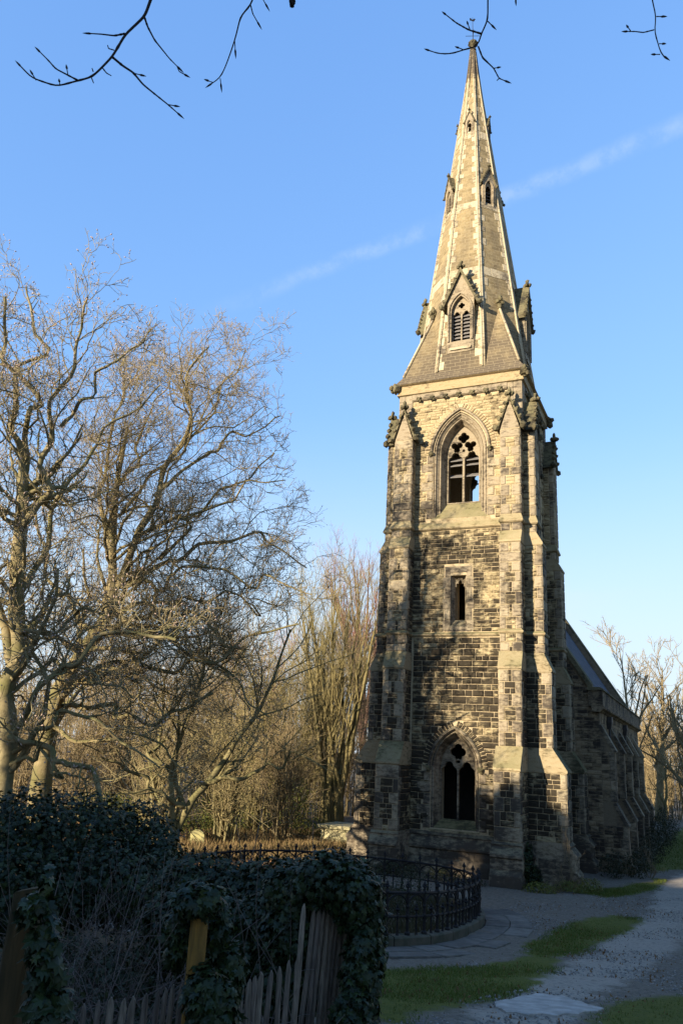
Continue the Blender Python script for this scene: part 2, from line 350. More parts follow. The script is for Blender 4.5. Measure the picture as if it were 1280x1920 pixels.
# ------------------------------------------------------------------ the ground
rnd = random.Random(7); RNG = np.random.default_rng(11)
def sdist(poly, X, Y):
    """signed distance to a polygon, positive inside"""
    d = np.full(X.shape, 1e9); ins = np.zeros(X.shape, bool); n = len(poly)
    for i in range(n):
        (ax, ay), (bx, by) = poly[i], poly[(i+1) % n]; ex, ey = bx-ax, by-ay
        t = np.clip(((X-ax)*ex + (Y-ay)*ey)/(ex*ex+ey*ey+1e-9), 0, 1)
        d = np.minimum(d, np.hypot(X-ax-t*ex, Y-ay-t*ey))
        c = ((ay > Y) != (by > Y)) & (X < (bx-ax)*(Y-ay)/((by-ay) if by != ay else 1e-9) + ax); ins ^= c
    return np.where(ins, d, -d)
GRASS = [[(3.6,-20.6),(4.6,-18.9),(5.2,-17.0),(5.5,-15.2),(5.9,-15.4),(6.1,-17.2),(6.2,-18.8),(6.3,-20.4),(6.0,-22.0),(5.6,-24.6),(3.9,-25.4),(2.9,-22.2)],
         [(4.9,-14.0),(5.0,-11.2),(5.4,-9.2),(6.0,-7.6),(7.0,-7.0),(6.9,-9.2),(6.4,-11.6),(6.2,-13.4),(5.8,-15.6),(5.3,-15.8)],
         [(4.6,-3.6),(5.2,-2.4),(6.0,-.2),(7.2,2.6),(7.0,.2),(6.6,-2.2),(5.6,-3.9)],
         [(7.4,-22.6),(7.7,-20.2),(8.6,-18.6),(11,-17.2),(14,-18.5),(13,-26),(8.4,-26)],
         [(8.4,-15.5),(8.3,-11.5),(9.5,-6.5),(14,-5),(14,-14)],
         [(6.3,5.2),(6.2,14),(6.3,26),(9,60),(30,60),(30,0),(11.0,0),(8.6,6.2),(7.6,6.6)]]
PATH = [[(6.0,-19.0),(6.2,-16.8),(6.3,-14.0),(6.3,-11.5),(6.9,-8.4),(7.0,-4.6),(7.0,.2),(7.6,5.4),(8.6,5.2),(8.4,0),(8.3,-5),(8.1,-10.5),(7.7,-15),(7.5,-18.5),(7.2,-21),(7.6,-27),(8,-36),(6.5,-36),(6.2,-24),(6.0,-21)]]
WILD = [[(-60,60),(-60,-40),(-8,-40),(3.4,-29.5),(3.6,-24),(2.0,-20),(-4.7,-18.5),(-5.4,-10),(-5,-4.8),(-4.6,-1),(-6,30),(-6,60)]]
def axis(lo, hi, d0, d1, step):
    a = list(np.arange(d0, d1+1e-6, step)); s, x = step, d1
    while x < hi: s *= 1.28; x += s; a.append(x)
    s, x = step, d0
    while x > lo: s *= 1.28; x -= s; a.insert(0, x)
    return np.array(a)
def build_ground():
    xs = axis(-900, 900, -10, 12, .24); ys = axis(-600, 1400, -34, 8, .24)
    X, Y = np.meshgrid(xs, ys); Z = gz(X, Y)
    near = (np.abs(X) < 14) & (Y > -36) & (Y < 10)
    rs = np.random.default_rng(3)
    w = sum(np.sin(X*a+Y*b+c)*h for a, b, c, h in [(1.1,.7,1,.018),(-.8,1.7,2,.014),(2.3,-1.9,.4,.010),(3.7,2.8,.9,.006)])
    Z = Z + np.where(near, w + rs.normal(0, .006, X.shape), 0)
    nx, ny = len(xs), len(ys); V = np.stack([X, Y, Z], -1).reshape(-1, 3)
    i = (np.arange(ny-1)[:, None]*nx + np.arange(nx-1)[None]).ravel(); F = np.stack([i, i+1, i+1+nx, i+nx], 1)
    o = np_mesh('ground', V, F, M_GROUND, kind='structure')
    for nm, polys, soft in (('grass', GRASS, .7), ('path', PATH, .8), ('wild', WILD, 1.6)):
        d = np.max([sdist(p, X, Y) for p in polys], 0); a = o.data.attributes.new(nm, 'FLOAT', 'POINT'); a.data.foreach_set('value', np.clip(.5 + d/soft, 0, 1).astype(np.float32).ravel())
    o['label'] = 'gravel, bare earth and worn turf around the church'
build_ground()

# ------------------------------------------------------------------ the church
church = empty('church', (0, 0, 0)); tag(church, 'old gothic sandstone church with a tall broach spire and buttressed west tower', 'church')
A = 2.8                               # half width of the tower
STONES = []                           # (size in picture, owner, material, verts, faces, tint)
def rotk(k):
    c, s = [(1, 0), (0, 1), (-1, 0), (0, -1)][k % 4]
    return lambda x, y, z: (c*x - s*y, s*x + c*y, z)
srng = random.Random(5)
def stone(fn, u0, u1, v0, v1, depth, owner, mat, rough=.5, gap=.011, name='stone'):
    """one block: (u, v) on the wall face, standing proud of the mortar by depth; rough = how rock-faced"""
    r = srng; g = gap; w, h = u1-u0-2*g, v1-v0-2*g
    if w < .05 or h < .04: return
    u0, u1, v0, v1 = u0+g, u1-g, v0+g, v1-g
    j = lambda s: r.uniform(-s, s)
    e = .010 + .006*rough; ins = min(w, h)*(.09 + .16*rough)
    d1 = depth*(1 + j(.55)*rough); jj = .012*rough
    P = []
    cs = [(u0, v0), (u1, v0), (u1, v1), (u0, v1)]
    cs = [(a+j(.007), b+j(.007)) for a, b in cs]
    P += [fn(a, b, -.03) for a, b in cs]
    P += [fn(a, b, min(e, depth*.6)) for a, b in cs]
    ci = [(u0+ins, v0+ins), (u1-ins, v0+ins), (u1-ins, v1-ins), (u0+ins, v1-ins)]
    P += [fn(a+j(jj), b+j(jj), d1*(1+j(.35)*rough)) for a, b in ci]
    cu, cv = (u0+u1)/2 + j(w*.15), (v0+v1)/2 + j(h*.1)
    P.append(fn(cu, cv, d1*(1+j(.3)*rough) + .004*rough))
    F = [(0,1,5,4),(1,2,6,5),(2,3,7,6),(3,0,4,7),(4,5,9,8),(5,6,10,9),(6,7,11,10),(7,4,8,11),(8,9,12),(9,10,12),(10,11,12),(11,8,12)]
    c = fn(cu, cv, 0); a = fn(cu, cv, 1.0); nrm = np.array(a) - np.array(c); x, y, z = project(c)
    vis = max(0., float(nrm @ (CAM-np.array(c)))/np.linalg.norm(CAM-np.array(c)))
    if z < 1 or not (-20 < x < 1300 and -20 < y < 1940): vis = 0
    STONES.append((w*h*vis*(FPX/max(z, 1))**2, owner, mat, P, F, r.random(), name))
def split(a, b, lo, hi, first=None):
    out = []; x = a
    if first: x2 = min(b, a+first); out.append((a, x2)); x = x2
    while b - x > 1e-3:
        L = srng.uniform(lo, hi)
        if b - x - L < lo*.7: L = b - x
        out.append((x, min(b, x+L))); x += L
    return out
def courses(fn, u0, u1, v0, v1, ch, lo, hi, owner, mat, rough=.8, depth=.035, excl=None):
    """rubble laid in courses, leaving out the intervals excl(v) gives"""
    v = v0
    n = max(1, round((v1-v0)/ch)); hs = np.array([srng.uniform(.72, 1.28) for _ in range(n)]); hs = hs/hs.sum()*(v1-v0)
    for h in hs:
        iv = [(u0, u1)]
        if excl:
            for a, b in excl(v, v+h):
                nw = []
                for p, q in iv:
                    if b <= p or a >= q: nw.append((p, q)); continue
                    if a > p: nw.append((p, a))
                    if b < q: nw.append((b, q))
                iv = nw
        for p, q in iv:
            if q-p < .06: continue
            for a, b in split(p, q, lo, hi): stone(fn, a, b, v, v+h, depth, owner, mat, rough)
        v += h
def quoined(fn, w, v0, v1, bh, ch, owner, lq=True, rq=True, qs=(.22, .36), depth=.028, mat=None):
    """a pier face: dressed quoins at the edges, alternately short and long, rubble between, a through stone now and then"""
    mat = mat or M_RUB; v = v0; k = srng.randint(0, 1); n = max(1, round((v1-v0)/bh)); hs = np.array([srng.uniform(.8, 1.2) for _ in range(n)]); hs = hs/hs.sum()*(v1-v0)
    for i, h in enumerate(hs):
        if lq and rq and w < 1.3 and srng.random() < .16: stone(fn, 0, w, v, v+h, depth+.004, owner, M_ASH, .12)
        else:
            a = 0; b = w
            if lq: a = min(w*.45, qs[(i+k) % 2]); stone(fn, 0, a, v, v+h, depth+.004, owner, M_ASH, .12)
            if rq: b = w - min(w*.45, qs[(i+k) % 2]); stone(fn, b, w, v, v+h, depth+.004, owner, M_ASH, .12)
            courses(fn, a, b, v, v+h, ch, .2, .45, owner, mat, .8, depth)
        v += h
def arch(hw, rise, zs, d=0., n=10, jamb=None):
    """a pointed arch, offset outwards by d, as (u, v) from left foot to right foot"""
    c = (rise*rise - hw*hw)/(2*hw); R = hw + c + d; ap = math.sqrt(max(R*R - c*c, 1e-6)); th = math.atan2(ap, c)
    L = [(c - R*math.cos(th*i/n), zs + R*math.sin(th*i/n)) for i in range(n+1)]
    L[-1] = (0., zs+ap); Rr = [(-u, v) for u, v in reversed(L[:-1])]; P = L + Rr
    if jamb is not None: P = [(P[0][0], jamb)] + P + [(P[-1][0], jamb)]
    return P
def arch_half(hw, rise, zs, d, v):
    c = (rise*rise - hw*hw)/(2*hw); R = hw + c + d
    if v <= zs: return hw + d
    q = R*R - (v-zs)**2
    return max(0., math.sqrt(q) - c) if q > 0 else 0.
def foil(cx, cy, k, dd, rf, rot=0., n=40):
    P = []
    for i in range(n):
        th = 2*math.pi*i/n; best = 0
        for j in range(k):
            ph = th - (rot + 2*math.pi*j/k); s2 = rf*rf - (dd*math.sin(ph))**2
            if s2 > 0: best = max(best, dd*math.cos(ph) + math.sqrt(s2))
        P.append((cx + best*math.cos(th), cy + best*math.sin(th)))
    return P
def light_loop(cx, hw, v0, vs, n=18):
    """a window light with a cusped trefoil head"""
    rf = hw*.52; head = []
    cs = [(-hw+rf, 0.), (hw-rf, 0.), (0., hw*.62)]
    for i in range(n+1):
        th = math.pi - math.pi*i/n; best = .05*hw
        for (a, b), rr in zip(cs, (rf, rf, rf*1.02)):
            ux, uy = math.cos(th), math.sin(th); bq = a*ux + b*uy; cq = a*a + b*b - rr*rr; D = bq*bq - cq
            if D > 0: best = max(best, bq + math.sqrt(D))
        head.append((cx + best*math.cos(th), vs + best*math.sin(th)))
    return [(cx-hw, v0), ] + head + [(cx+hw, v0)]
def loops_strip(mb, loops, fn, tint=.5, depths=None):
    """connect successive open loops of equal length; loops = [(points, depth)]"""
    vs = []; fs = []; n = len(loops[0][0])
    for P, d in loops: vs += [fn(u, v, d) for u, v in P]
    for k in range(len(loops)-1):
        for i in range(n-1): fs.append((k*n+i, k*n+i+1, (k+1)*n+i+1, (k+1)*n+i))
    mb.add(vs, fs, tint)
def wall_fn(k):                       # face k of the tower: 0 front (-Y), 1 right (+X), 2 back, 3 left
    r = rotk(k); return lambda u, v, d, r=r: r(u, -A-d, v)

# tower walls: an outer skin with wide openings and an inner skin with narrow ones
LOW = dict(hw=1.08, rise=1.6, zs=3.85); BEL = dict(hw=1.36, rise=2.07, zs=17.2); LOWU, BELU = -.04, .08
def shift(P, du): return [(u+du, v) for u, v in P]
tower = MB()
for k in range(4):
    f = wall_fn(k); holes = [shift(arch(BEL['hw'], BEL['rise'], BEL['zs'], -.16, 10, 14.05), BELU if k == 0 else 0)]; inn = [shift(arch(BEL['hw'], BEL['rise'], BEL['zs'], -.62, 10, 15.0), BELU if k == 0 else 0)]
    if k == 0:
        holes += [shift(arch(LOW['hw'], LOW['rise'], LOW['zs'], -.12, 10, 1.62), LOWU), [(-.29, 9.42), (-.29, 11.6), (.39, 11.6), (.39, 9.42)]]
        inn += [shift(arch(LOW['hw'], LOW['rise'], LOW['zs'], -.38, 10, 1.9), LOWU), [(-.17, 9.75), (-.17, 11.42), (.27, 11.42), (.27, 9.75)]]
    plate(tower, [(-A, -.3), (A, -.3), (A, 20.24), (-A, 20.24)], holes, f, -.36, 0.)
    b = A - .37
    plate(tower, [(-b, -.3), (b, -.3), (b, 20.24), (-b, 20.24)], inn, f, -.95, -.62)
tower_wall = tower.build('tower_wall', M_MORT, church)
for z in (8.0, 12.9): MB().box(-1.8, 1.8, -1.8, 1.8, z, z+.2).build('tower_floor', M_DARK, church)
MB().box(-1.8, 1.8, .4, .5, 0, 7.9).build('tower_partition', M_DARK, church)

PW = [.95, .86, .84, .82]             # buttress widths by stage, bottom to top
def buttress_sections():
    # (z0, z1, projection, width index) of the vertical faces; the set-offs lie between
    return [(1.47, 3.94, 1.42, 0), (4.75, 7.66, .95, 1), (8.31, 12.77, .71, 2), (13.25, 17.8, .50, 3)]
def build_buttress(k, side):
    """buttress on face k, at its left (-1) or right (+1) end"""
    r = rotk(k); s = side
    name = 'buttress'
    def fn(u, v, d): return r(u, -A-d, v)
    mb = MB()
    def prism(poly, u0, u1, tint=.5):
        n = len(poly); vs = [fn(u0, z, p) for p, z in poly] + [fn(u1, z, p) for p, z in poly]
        fs = [tuple(range(n)), tuple(range(2*n-1, n-1, -1))] + [(i, i+n, (i+1) % n+n, (i+1) % n) for i in range(n)]
        mb.add(vs, fs, tint)
    def span(w): return (A-w, A-.004) if s > 0 else (-A+.004, -A+w)
    for z0, z1, p, wi in buttress_sections():
        u0, u1 = span(PW[wi]); prism([(-.25, z0-.02), (p, z0-.02), (p, z1+.004), (-.25, z1+.004)], u0, u1)
    o = mb.build(name, M_MORT, church)
    # plinth
    mb2 = MB(); mbk = mb; mb = mb2
    u0, u1 = span(PW[0]); e = .09
    prism([(-.2, -.3), (1.78, -.3), (1.78, .42), (1.64, .58), (1.64, .95), (1.72, 1.0), (1.72, 1.08), (1.50, 1.32), (1.50, 1.37), (1.53, 1.40), (1.42, 1.49), (-.2, 1.49)], u0-e, u1+e)
    mb.build('plinth', M_ASH, o)
    for za_, zb_, pp in ((.0, .42, 1.78), (.60, .94, 1.64)):
        w = u1-u0+2*e
        courses(lambda a, b, d, pp=pp: fn(u0-e+a, b, pp+d), 0, w, za_, zb_, .4, .35, .6, o, M_ASH, .2, .014)
        courses(lambda a, b, d: r(u1+e+d, -A-a, b), 0, pp, za_, zb_, .4, .35, .8, o, M_ASH, .2, .014)
        courses(lambda a, b, d, pp=pp: r(u0-e-d, -A-pp+a, b), 0, pp, za_, zb_, .4, .35, .8, o, M_ASH, .2, .014)
    # set-offs with a drip edge
    for (za, zb, pa, pb, wa) in [(3.94, 4.77, 1.42, .95, 0), (7.66, 8.33, .95, .71, 1), (12.77, 13.27, .71, .50, 2)]:
        mb = MB(); u0, u1 = span(PW[wa]); d = .035
        prism([(-.1, za-.05), (pa+.02, za-.05), (pa+.05, za-.02), (pa+.05, za+.05), (pb, zb), (-.1, zb)], u0-d, u1+d, srng.random()); mb.build('set_off', M_WEATH, o)
    # gabled head with coping, crockets and finial
    u0, u1 = span(PW[3]); um = (u0+u1)/2; p = .50; zg, za = 17.8, 19.2
    mb = MB(); hw = (u1-u0)/2 + .0
    prism_pts = [(u0, zg), (u1, zg), (um, za-.10)]
    vs = [fn(a, b, p+.01) for a, b in prism_pts] + [fn(a, b, -.1) for a, b in prism_pts]
    mb.add(vs, [(0, 1, 2), (5, 4, 3), (0, 3, 4, 1), (1, 4, 5, 2), (2, 5, 3, 0)]); mb.build('gable', M_ASH, o)
    mb = MB()
    for sg in (-1, 1):
        a = (um+sg*(hw+.10), zg-.06); b = (um, za); ln = math.hypot(a[0]-b[0], a[1]-b[1]); nx, nz = (b[1]-a[1])/ln*sg, abs(b[0]-a[0])/ln
        q = [(a[0], a[1]), (a[0]+nx*.09, a[1]+nz*.09), (b[0], b[1]+.12), (b[0], b[1])]
        vs = [fn(x, z, p+.09) for x, z in q] + [fn(x, z, -.05) for x, z in q]
        mb.add(vs, [(0, 1, 2, 3), (7, 6, 5, 4), (0, 4, 5, 1), (1, 5, 6, 2), (2, 6, 7, 3), (3, 7, 4, 0)])
    mb.build('coping', M_CARVE, o)
    for sg in (-1, 1):
        for i in range(4):
            t = [.0, .30, .55, .78][i]; x = um + sg*(hw+.14)*(1-t); z = zg + .02 + (za-zg)*t; c = MB(); rr = .17 if i == 0 else .12
            c.lump(fn(x+sg*.04, z+.03, p+.06), rr, srng); c.lump(fn(x+sg*.09, z+.08, p+.05), rr*.6, srng)
            c.build('crocket', M_CARVE, o)
    c = MB(); c.tube([fn(um, za-.1, p+.02), fn(um, za+.34, p+.02)], [.05, .035], 6); 
    for q in range(4):
        an = q*math.pi/2; c.lump(fn(um+.12*math.cos(an), za+.20, p+.02+.12*math.sin(an)), .115, srng)
    c.lump(fn(um, za+.40, p+.02), .10, srng, (1, 1, 1.5)); c.build('finial', M_CARVE, o)
    # masonry of the visible faces
    for z0, z1, p, wi in buttress_sections():
        w = PW[wi]; u0, u1 = span(w); big = z1 < 8
        zlist = [(z0+.02, z1-.06)]
        if wi == 2: zlist = [(z0+.02, 9.03), (9.20, z1-.06)]
        if wi == 3: zlist = [(z0+.02, 13.6), (13.98, z1-.02)]
        for za_, zb_ in zlist:
            if zb_-za_ < .15: continue
            bh = .46 if wi < 2 else .42; ch = .21 if wi < 2 else (.17 if wi == 2 else .14)
            quoined(lambda a, b, d, u0=u0, p=p: fn(u0+a, b, p+d), w, za_, zb_, bh, ch, o)
            # flanks
            quoined(lambda a, b, d, u1=u1: r(u1+d, -A-a, b), p, za_, zb_, bh, ch, o, False, True)
            quoined(lambda a, b, d, u0=u0, p=p: r(u0-d, -A-p+a, b), p, za_, zb_, bh, ch, o, True, False)
    return o
BUT = [build_buttress(0, 1), build_buttress(0, -1), build_buttress(1, -1), build_buttress(1, 1), build_buttress(3, 1), build_buttress(3, -1)]

# wall masonry between the buttresses
def front_excl(v0, v1):
    m = (v0+v1)/2; out = []
    if 1.45 < m < 5.9:
        h = arch_half(LOW['hw'], LOW['rise'], LOW['zs'], .24, max(m, v0) if m > LOW['zs'] else m)
        if m > LOW['zs']: out.append((LOWU-h, LOWU+h))
        else: out.append((LOWU-1.0-.3*(int(m/.42) % 2)-.04, LOWU+1.0+.3*(int(m/.42) % 2)+.04))
    if 9.2 < m < 12.0: out.append((.05-.62, .05+.62))
    return out
def bel_excl(du):
    def ex(v0, v1):
        m = (v0+v1)/2
        if 14.0 < m <= BEL['zs']:
            q = 1.26 + .28*(int(m/.45) % 2); return [(du-q, du+q)]
        if m > BEL['zs']:
            h = arch_half(BEL['hw'], BEL['rise'], BEL['zs'], .27, m); return [(du-h, du+h)] if h > 0 else []
        return []
    return ex
for k in (0, 1, 3):
    f = wall_fn(k); ex = front_excl if k == 0 else None
    courses(f, -A+.95, A-.95, 1.52, 8.98, .235, .28, .68, tower_wall, M_RUB, .8, .04, ex)
    courses(f, -A+.85, A-.85, 9.22, 13.58, .178, .22, .55, tower_wall, M_RUB, .85, .035, ex)
    courses(f, -A+.82, A-.82, 14.02, 17.8, .142, .2, .48, tower_wall, M_RUB, .8, .028, bel_excl(BELU if k == 0 else 0))
    courses(f, -A+.62, A-.62, 17.8, 19.80, .142, .2, .48, tower_wall, M_RUB, .8, .028, bel_excl(BELU if k == 0 else 0))
    # flush corner piers above the buttress heads
    for s in (-1, 1):
        u0 = A-.62 if s > 0 else -A
        quoined(lambda a, b, d, u0=u0, f=f: f(u0+a, b, .03+d), .62, 17.8, 20.2, .5, .2, tower_wall, True, True, (.31, .31), .02)
# corner pier backing
for k in range(4):
    f = wall_fn(k)
    for s in (-1, 1):
        pm = MB()
        u0, u1 = (A-.62, A+.026) if s > 0 else (-A-.026, -A+.62)
        pts = [f(u0, 17.7, .03), f(u1, 17.7, .03), f(u1, 20.2, .03), f(u0, 20.2, .03)]; q = [f(u0, 17.7, -.05), f(u1, 17.7, -.05), f(u1, 20.2, -.05), f(u0, 20.2, -.05)]
        pm.add(pts+q, [(0,1,2,3),(7,6,5,4),(0,4,5,1),(1,5,6,2),(2,6,7,3),(3,7,4,0)]); pm.build('corner_pier', M_ASH, church)
# plinth of the wall, string courses
def band(name, mat, prof, ks=(0, 1, 2, 3), parent=church, e=0.):
    """a moulding run all round the tower; prof = (projection, z)"""
    mb = MB(); n = len(prof)
    rs = []
    for cx, cy in ((-1, -1), (1, -1), (1, 1), (-1, 1)): rs.append([(cx*(A+p), cy*(A+p), z) for p, z in prof])
    rs.append(rs[0]); mb.rings(rs, True, False, False); return mb.build(name, mat, parent)
band('plinth', M_ASH, [(-.1, -.3), (.34, -.3), (.34, .42), (.22, .58), (.22, .86), (.30, .92), (.30, .99), (.10, 1.28), (.10, 1.34), (.14, 1.38), (.0, 1.50), (-.1, 1.5)])
for k in (0, 1, 3):
    for za_, zb_, pp in ((.0, .42, .34), (.60, .85, .22)):
        courses(lambda a, b, d, k=k, pp=pp: wall_fn(k)(a, b, pp+d), -A+1.05, A-1.05, za_, zb_, .4, .4, .9, tower_wall, M_ASH, .2, .014)
def string(z, sl, pro, wi, p):
    prof = [(-.05, z-.07), (pro*.5, z-.07), (pro, z-.02), (pro, z+.02), (.0, z+sl), (-.05, z+sl)]
    o = band('string_course', M_WEATH, prof)
    for k, ss in ((0, (-1, 1)), (1, (-1, 1)), (3, (-1, 1))):
        r = rotk(k)
        for s in ss:
            w = PW[wi]; u0, u1 = (A-w, A) if s > 0 else (-A, -A+w)
            mb = MB(); e = pro*.75; ring = []
            for a, b in ((0, 0),):
                pass
            n = len(prof); rs = []
            for (uu, su, dd) in ((u0, -1, -.2), (u0, -1, p), (u1, 1, p), (u1, 1, -.2)):
                rs.append([r(uu+su*max(q, 0)*.8, -A-(dd+(max(q, 0)*.8 if dd > 0 else 0)), zz) for q, zz in prof])
            mb.rings(rs, True, False, False); mb.build('string_return', M_WEATH, o)
string(9.1, .10, .10, 2, .71); string(13.68, .30, .12, 3, .50)

# windows
def moulded_window(du, W, k, jamb, steps, sill_in, sill_out, label, loops, louv, louv_broken=False):
    f0 = wall_fn(k); f = lambda u, v, d: f0(u+du, v, d)
    o = MB(); L = []
    for d, dep in steps: L.append((arch(W['hw'], W['rise'], W['zs'], d, 12, jamb), dep))
    loops_strip(o, L, f)
    win = o.build('window', M_ASH, church, label=label)
    # hood mould
    hm = MB(); hood = [(arch(W['hw'], W['rise'], W['zs'], d, 14), dep) for d, dep in ((.02, -.02), (.02, .05), (-.02, .10), (-.09, .09), (-.10, .03), (-.12, -.02))]
    loops_strip(hm, hood, f); hm.build('hood_mould', M_ASH, win)
    for s in (-1, 1):
        c = MB(); x = s*(W['hw']-.04); c.lump(f(x, W['zs']-.02, .08), .13, srng); c.lump(f(x+s*.03, W['zs']-.10, .07), .09, srng); c.build('label_stop', M_CARVE, win)
    # voussoirs
    c = (W['rise']**2 - W['hw']**2)/(2*W['hw']); R0 = W['hw'] + c + .03; R1 = R0 + .22; ap = math.acos(c/R0); n = round(R0*ap/.135)
    for s in (-1, 1):
        for i in range(n):
            t0, t1 = ap*i/n + .008, ap*(i+1)/n - .008; P = []
            if i == n-1: t1 = ap - .03
            for dep, gr in ((-.03, 0), (.012, 0), (.035+srng.uniform(-.008, .008), .012)):
                for rr, tt in ((R0+gr, t0+gr*.5), (R1-gr, t0+gr*.5), (R1-gr, t1-gr*.5), (R0+gr, t1-gr*.5)):
                    x = rr*math.cos(tt) - c
                    P.append(f(s*max(x, .01), W['zs'] + rr*math.sin(tt), dep))
            m = MB(); F = [(0,1,5,4),(1,2,6,5),(2,3,7,6),(3,0,4,7),(4,5,9,8),(5,6,10,9),(6,7,11,10),(7,4,8,11),(8,9,10,11)]
            m.add(P, F if s < 0 else [tuple(reversed(q)) for q in F], srng.random()); m.build('voussoir', M_VOUS if W is BEL else M_RUB, win)
    # sill
    hw = W['hw']; si = MB(); a, b = sill_in, sill_out; w0 = hw - .05
    pts = [(-w0, b[0], b[1]), (w0, b[0], b[1]), (w0*.62, a[0], a[1]), (-w0*.62, a[0], a[1])]
    vs = [f(u, z, d) for u, d, z in pts] + [f(u, z-.5, d) for u, d, z in pts]
    si.add(vs, [(0, 1, 2, 3), (0, 4, 5, 1), (1, 5, 6, 2), (3, 7, 4, 0)]); si.build('sill', M_WEATH, win)
    # tracery
    tr = MB(); outer, holes, dep = loops
    plate(tr, outer, holes, f, dep-.15, dep); tr.build('tracery', M_ASH, win)
    for (u0, u1, v, tilt, brk) in louv:
        m = MB(); d0 = dep-.12
        vs = [f(u0, v, d0), f(u1, v+brk, d0), f(u1, v+brk+tilt, d0-.34), f(u0, v+tilt, d0-.34)]; vs += [(x, y, z+.035) for x, y, z in vs]
        m.add(vs, [(3,2,1,0),(4,5,6,7),(0,1,5,4),(1,2,6,5),(2,3,7,6),(3,0,4,7)]); m.build('louvre', M_LOUVRE, win)
    return win
rolls = lambda d, dep: [(d+.03, dep-.005), (d+.015, dep+.03), (d-.02, dep+.035), (d-.045, dep+.005), (d-.05, dep-.04)]
# belfry openings
bo = arch(BEL['hw'], BEL['rise'], BEL['zs'], -.60, 14, 14.95)
def bel_tracery():
    H = [light_loop(-.37, .325, 15.0, 17.0), light_loop(.37, .325, 15.0, 17.0), foil(0, 18.04, 4, .135, .130, math.pi/4*0), foil(-.31, 17.62, 3, .145, .140, math.radians(150)), foil(.31, 17.62, 3, .145, .140, math.radians(30)),
         foil(0, 17.42, 3, .03, .05, math.radians(90), 12)]
    return bo, H, -.56
for k in range(4):
    lv = []
    if k == 0:
        for c in (-.375, .375):
            for v in (16.98, 16.74, 16.22): lv.append((c-.31, c+.31, v, .22, srng.uniform(-.03, .03)))
    elif k == 1:
        for c in (-.375, .375):
            for i in range(9): lv.append((c-.31, c+.31, 15.1+i*.23, .2, 0))
    moulded_window(BELU if k == 0 else 0, BEL, k, 14.1, [(-.16, .0)] + rolls(-.22, -.06) + [(-.30, -.12)] + [(-.34, -.16)] + rolls(-.40, -.20) + [(-.50, -.36), (-.56, -.46), (-.60, -.60)], (-.62, 15.0), (.02, 14.12),
                   ['belfry window with broken louvres in the front face', 'belfry window in the shaded side', 'belfry window at the back', 'belfry window in the far side'][k], bel_tracery(), lv)
# ground floor window
lo_ = arch(LOW['hw'], LOW['rise'], LOW['zs'], -.37, 14, 1.86)
lowin = moulded_window(LOWU, LOW, 0, 1.62, [(-.10, .0), (-.14, -.04)] + rolls(-.18, -.08) + [(-.25, -.20), (-.30, -.28)] + [(-.34, -.38), (-.37, -.52)], (-.54, 1.95), (.02, 1.56), 'dark two-light window in the lowest stage',
               (lo_, [light_loop(-.36, .325, 1.92, 3.74), light_loop(.36, .325, 1.92, 3.74), foil(0, 4.48, 4, .165, .155, 0), foil(0, 4.13, 3, .04, .06, math.radians(90), 12)], -.48), [])
# slit window with a square frame and an ogee head
def slit():
    f = wall_fn(0); fr = MB(); cx = .05
    plate(fr, [(cx-.58, 9.24), (cx+.58, 9.24), (cx+.58, 11.98), (cx-.58, 11.98)], [[(cx-.34, 9.42), (cx+.34, 9.42), (cx+.34, 11.72), (cx-.34, 11.72)]], f, -.1, .016)
    win = fr.build('window', M_ASH, church, label='narrow slit window with a cusped head')
    j = MB()
    A0 = [(cx-.34, 9.42), (cx+.34, 9.42), (cx+.34, 11.72), (cx-.34, 11.72), (cx-.34, 9.42)]; A1 = [(cx-.215, 9.74), (cx+.215, 9.74), (cx+.215, 11.62), (cx-.215, 11.62), (cx-.215, 9.74)]
    loops_strip(j, [(A0, .01), (A1, -.27), (A1, -.5)], f); j.build('jamb', M_ASH, win)
    head = [(cx-.22, 11.15), (cx-.16, 11.15)] + [(cx+x, y) for x, y in ((-.15, 11.22), (-.17, 11.27), (-.13, 11.31), (-.07, 11.29), (-.08, 11.36), (-.04, 11.42), (0, 11.47), (.04, 11.42), (.08, 11.36), (.07, 11.29), (.13, 11.31), (.17, 11.27), (.15, 11.22))] + [(cx+.16, 11.15), (cx+.22, 11.15), (cx+.22, 11.65), (cx-.22, 11.65)]
    t = MB(); plate(t, head, [foil(cx-.15, 11.50, 3, .012, .03, 0, 12), foil(cx+.15, 11.50, 3, .012, .03, 0, 12)], f, -.38, -.27); t.build('tracery', M_ASH, win)
    for s in (-1, 1):
        v = 9.26
        for i in range(6):
            h = 2.7/6; w = .24 if i % 2 else .36
            u0, u1 = (cx+.34, cx+.34+w) if s > 0 else (cx-.34-w, cx-.34)
            stone(f, u0, u1, v, v+h, .03, win, M_ASH, .1); v += h
slit()
# jamb stones beside the big openings
f0 = wall_fn(0)
for W, du, z0, z1, ins in ((LOW, LOWU, 1.6, LOW['zs'], .97), (BEL, BELU, 14.15, BEL['zs'], 1.21)):
    v = z0; i = 0
    while v < z1 - .1:
        h = min(.43, z1-v); m = v + h/2; q = .30 + .28*(i % 2)
        for s in (-1, 1):
            stone(f0, *((du+ins, du+ins+q) if s > 0 else (du-ins-q, du-ins)), v, v+h, .046, tower_wall, M_ASH, .1)
        v += h; i += 1

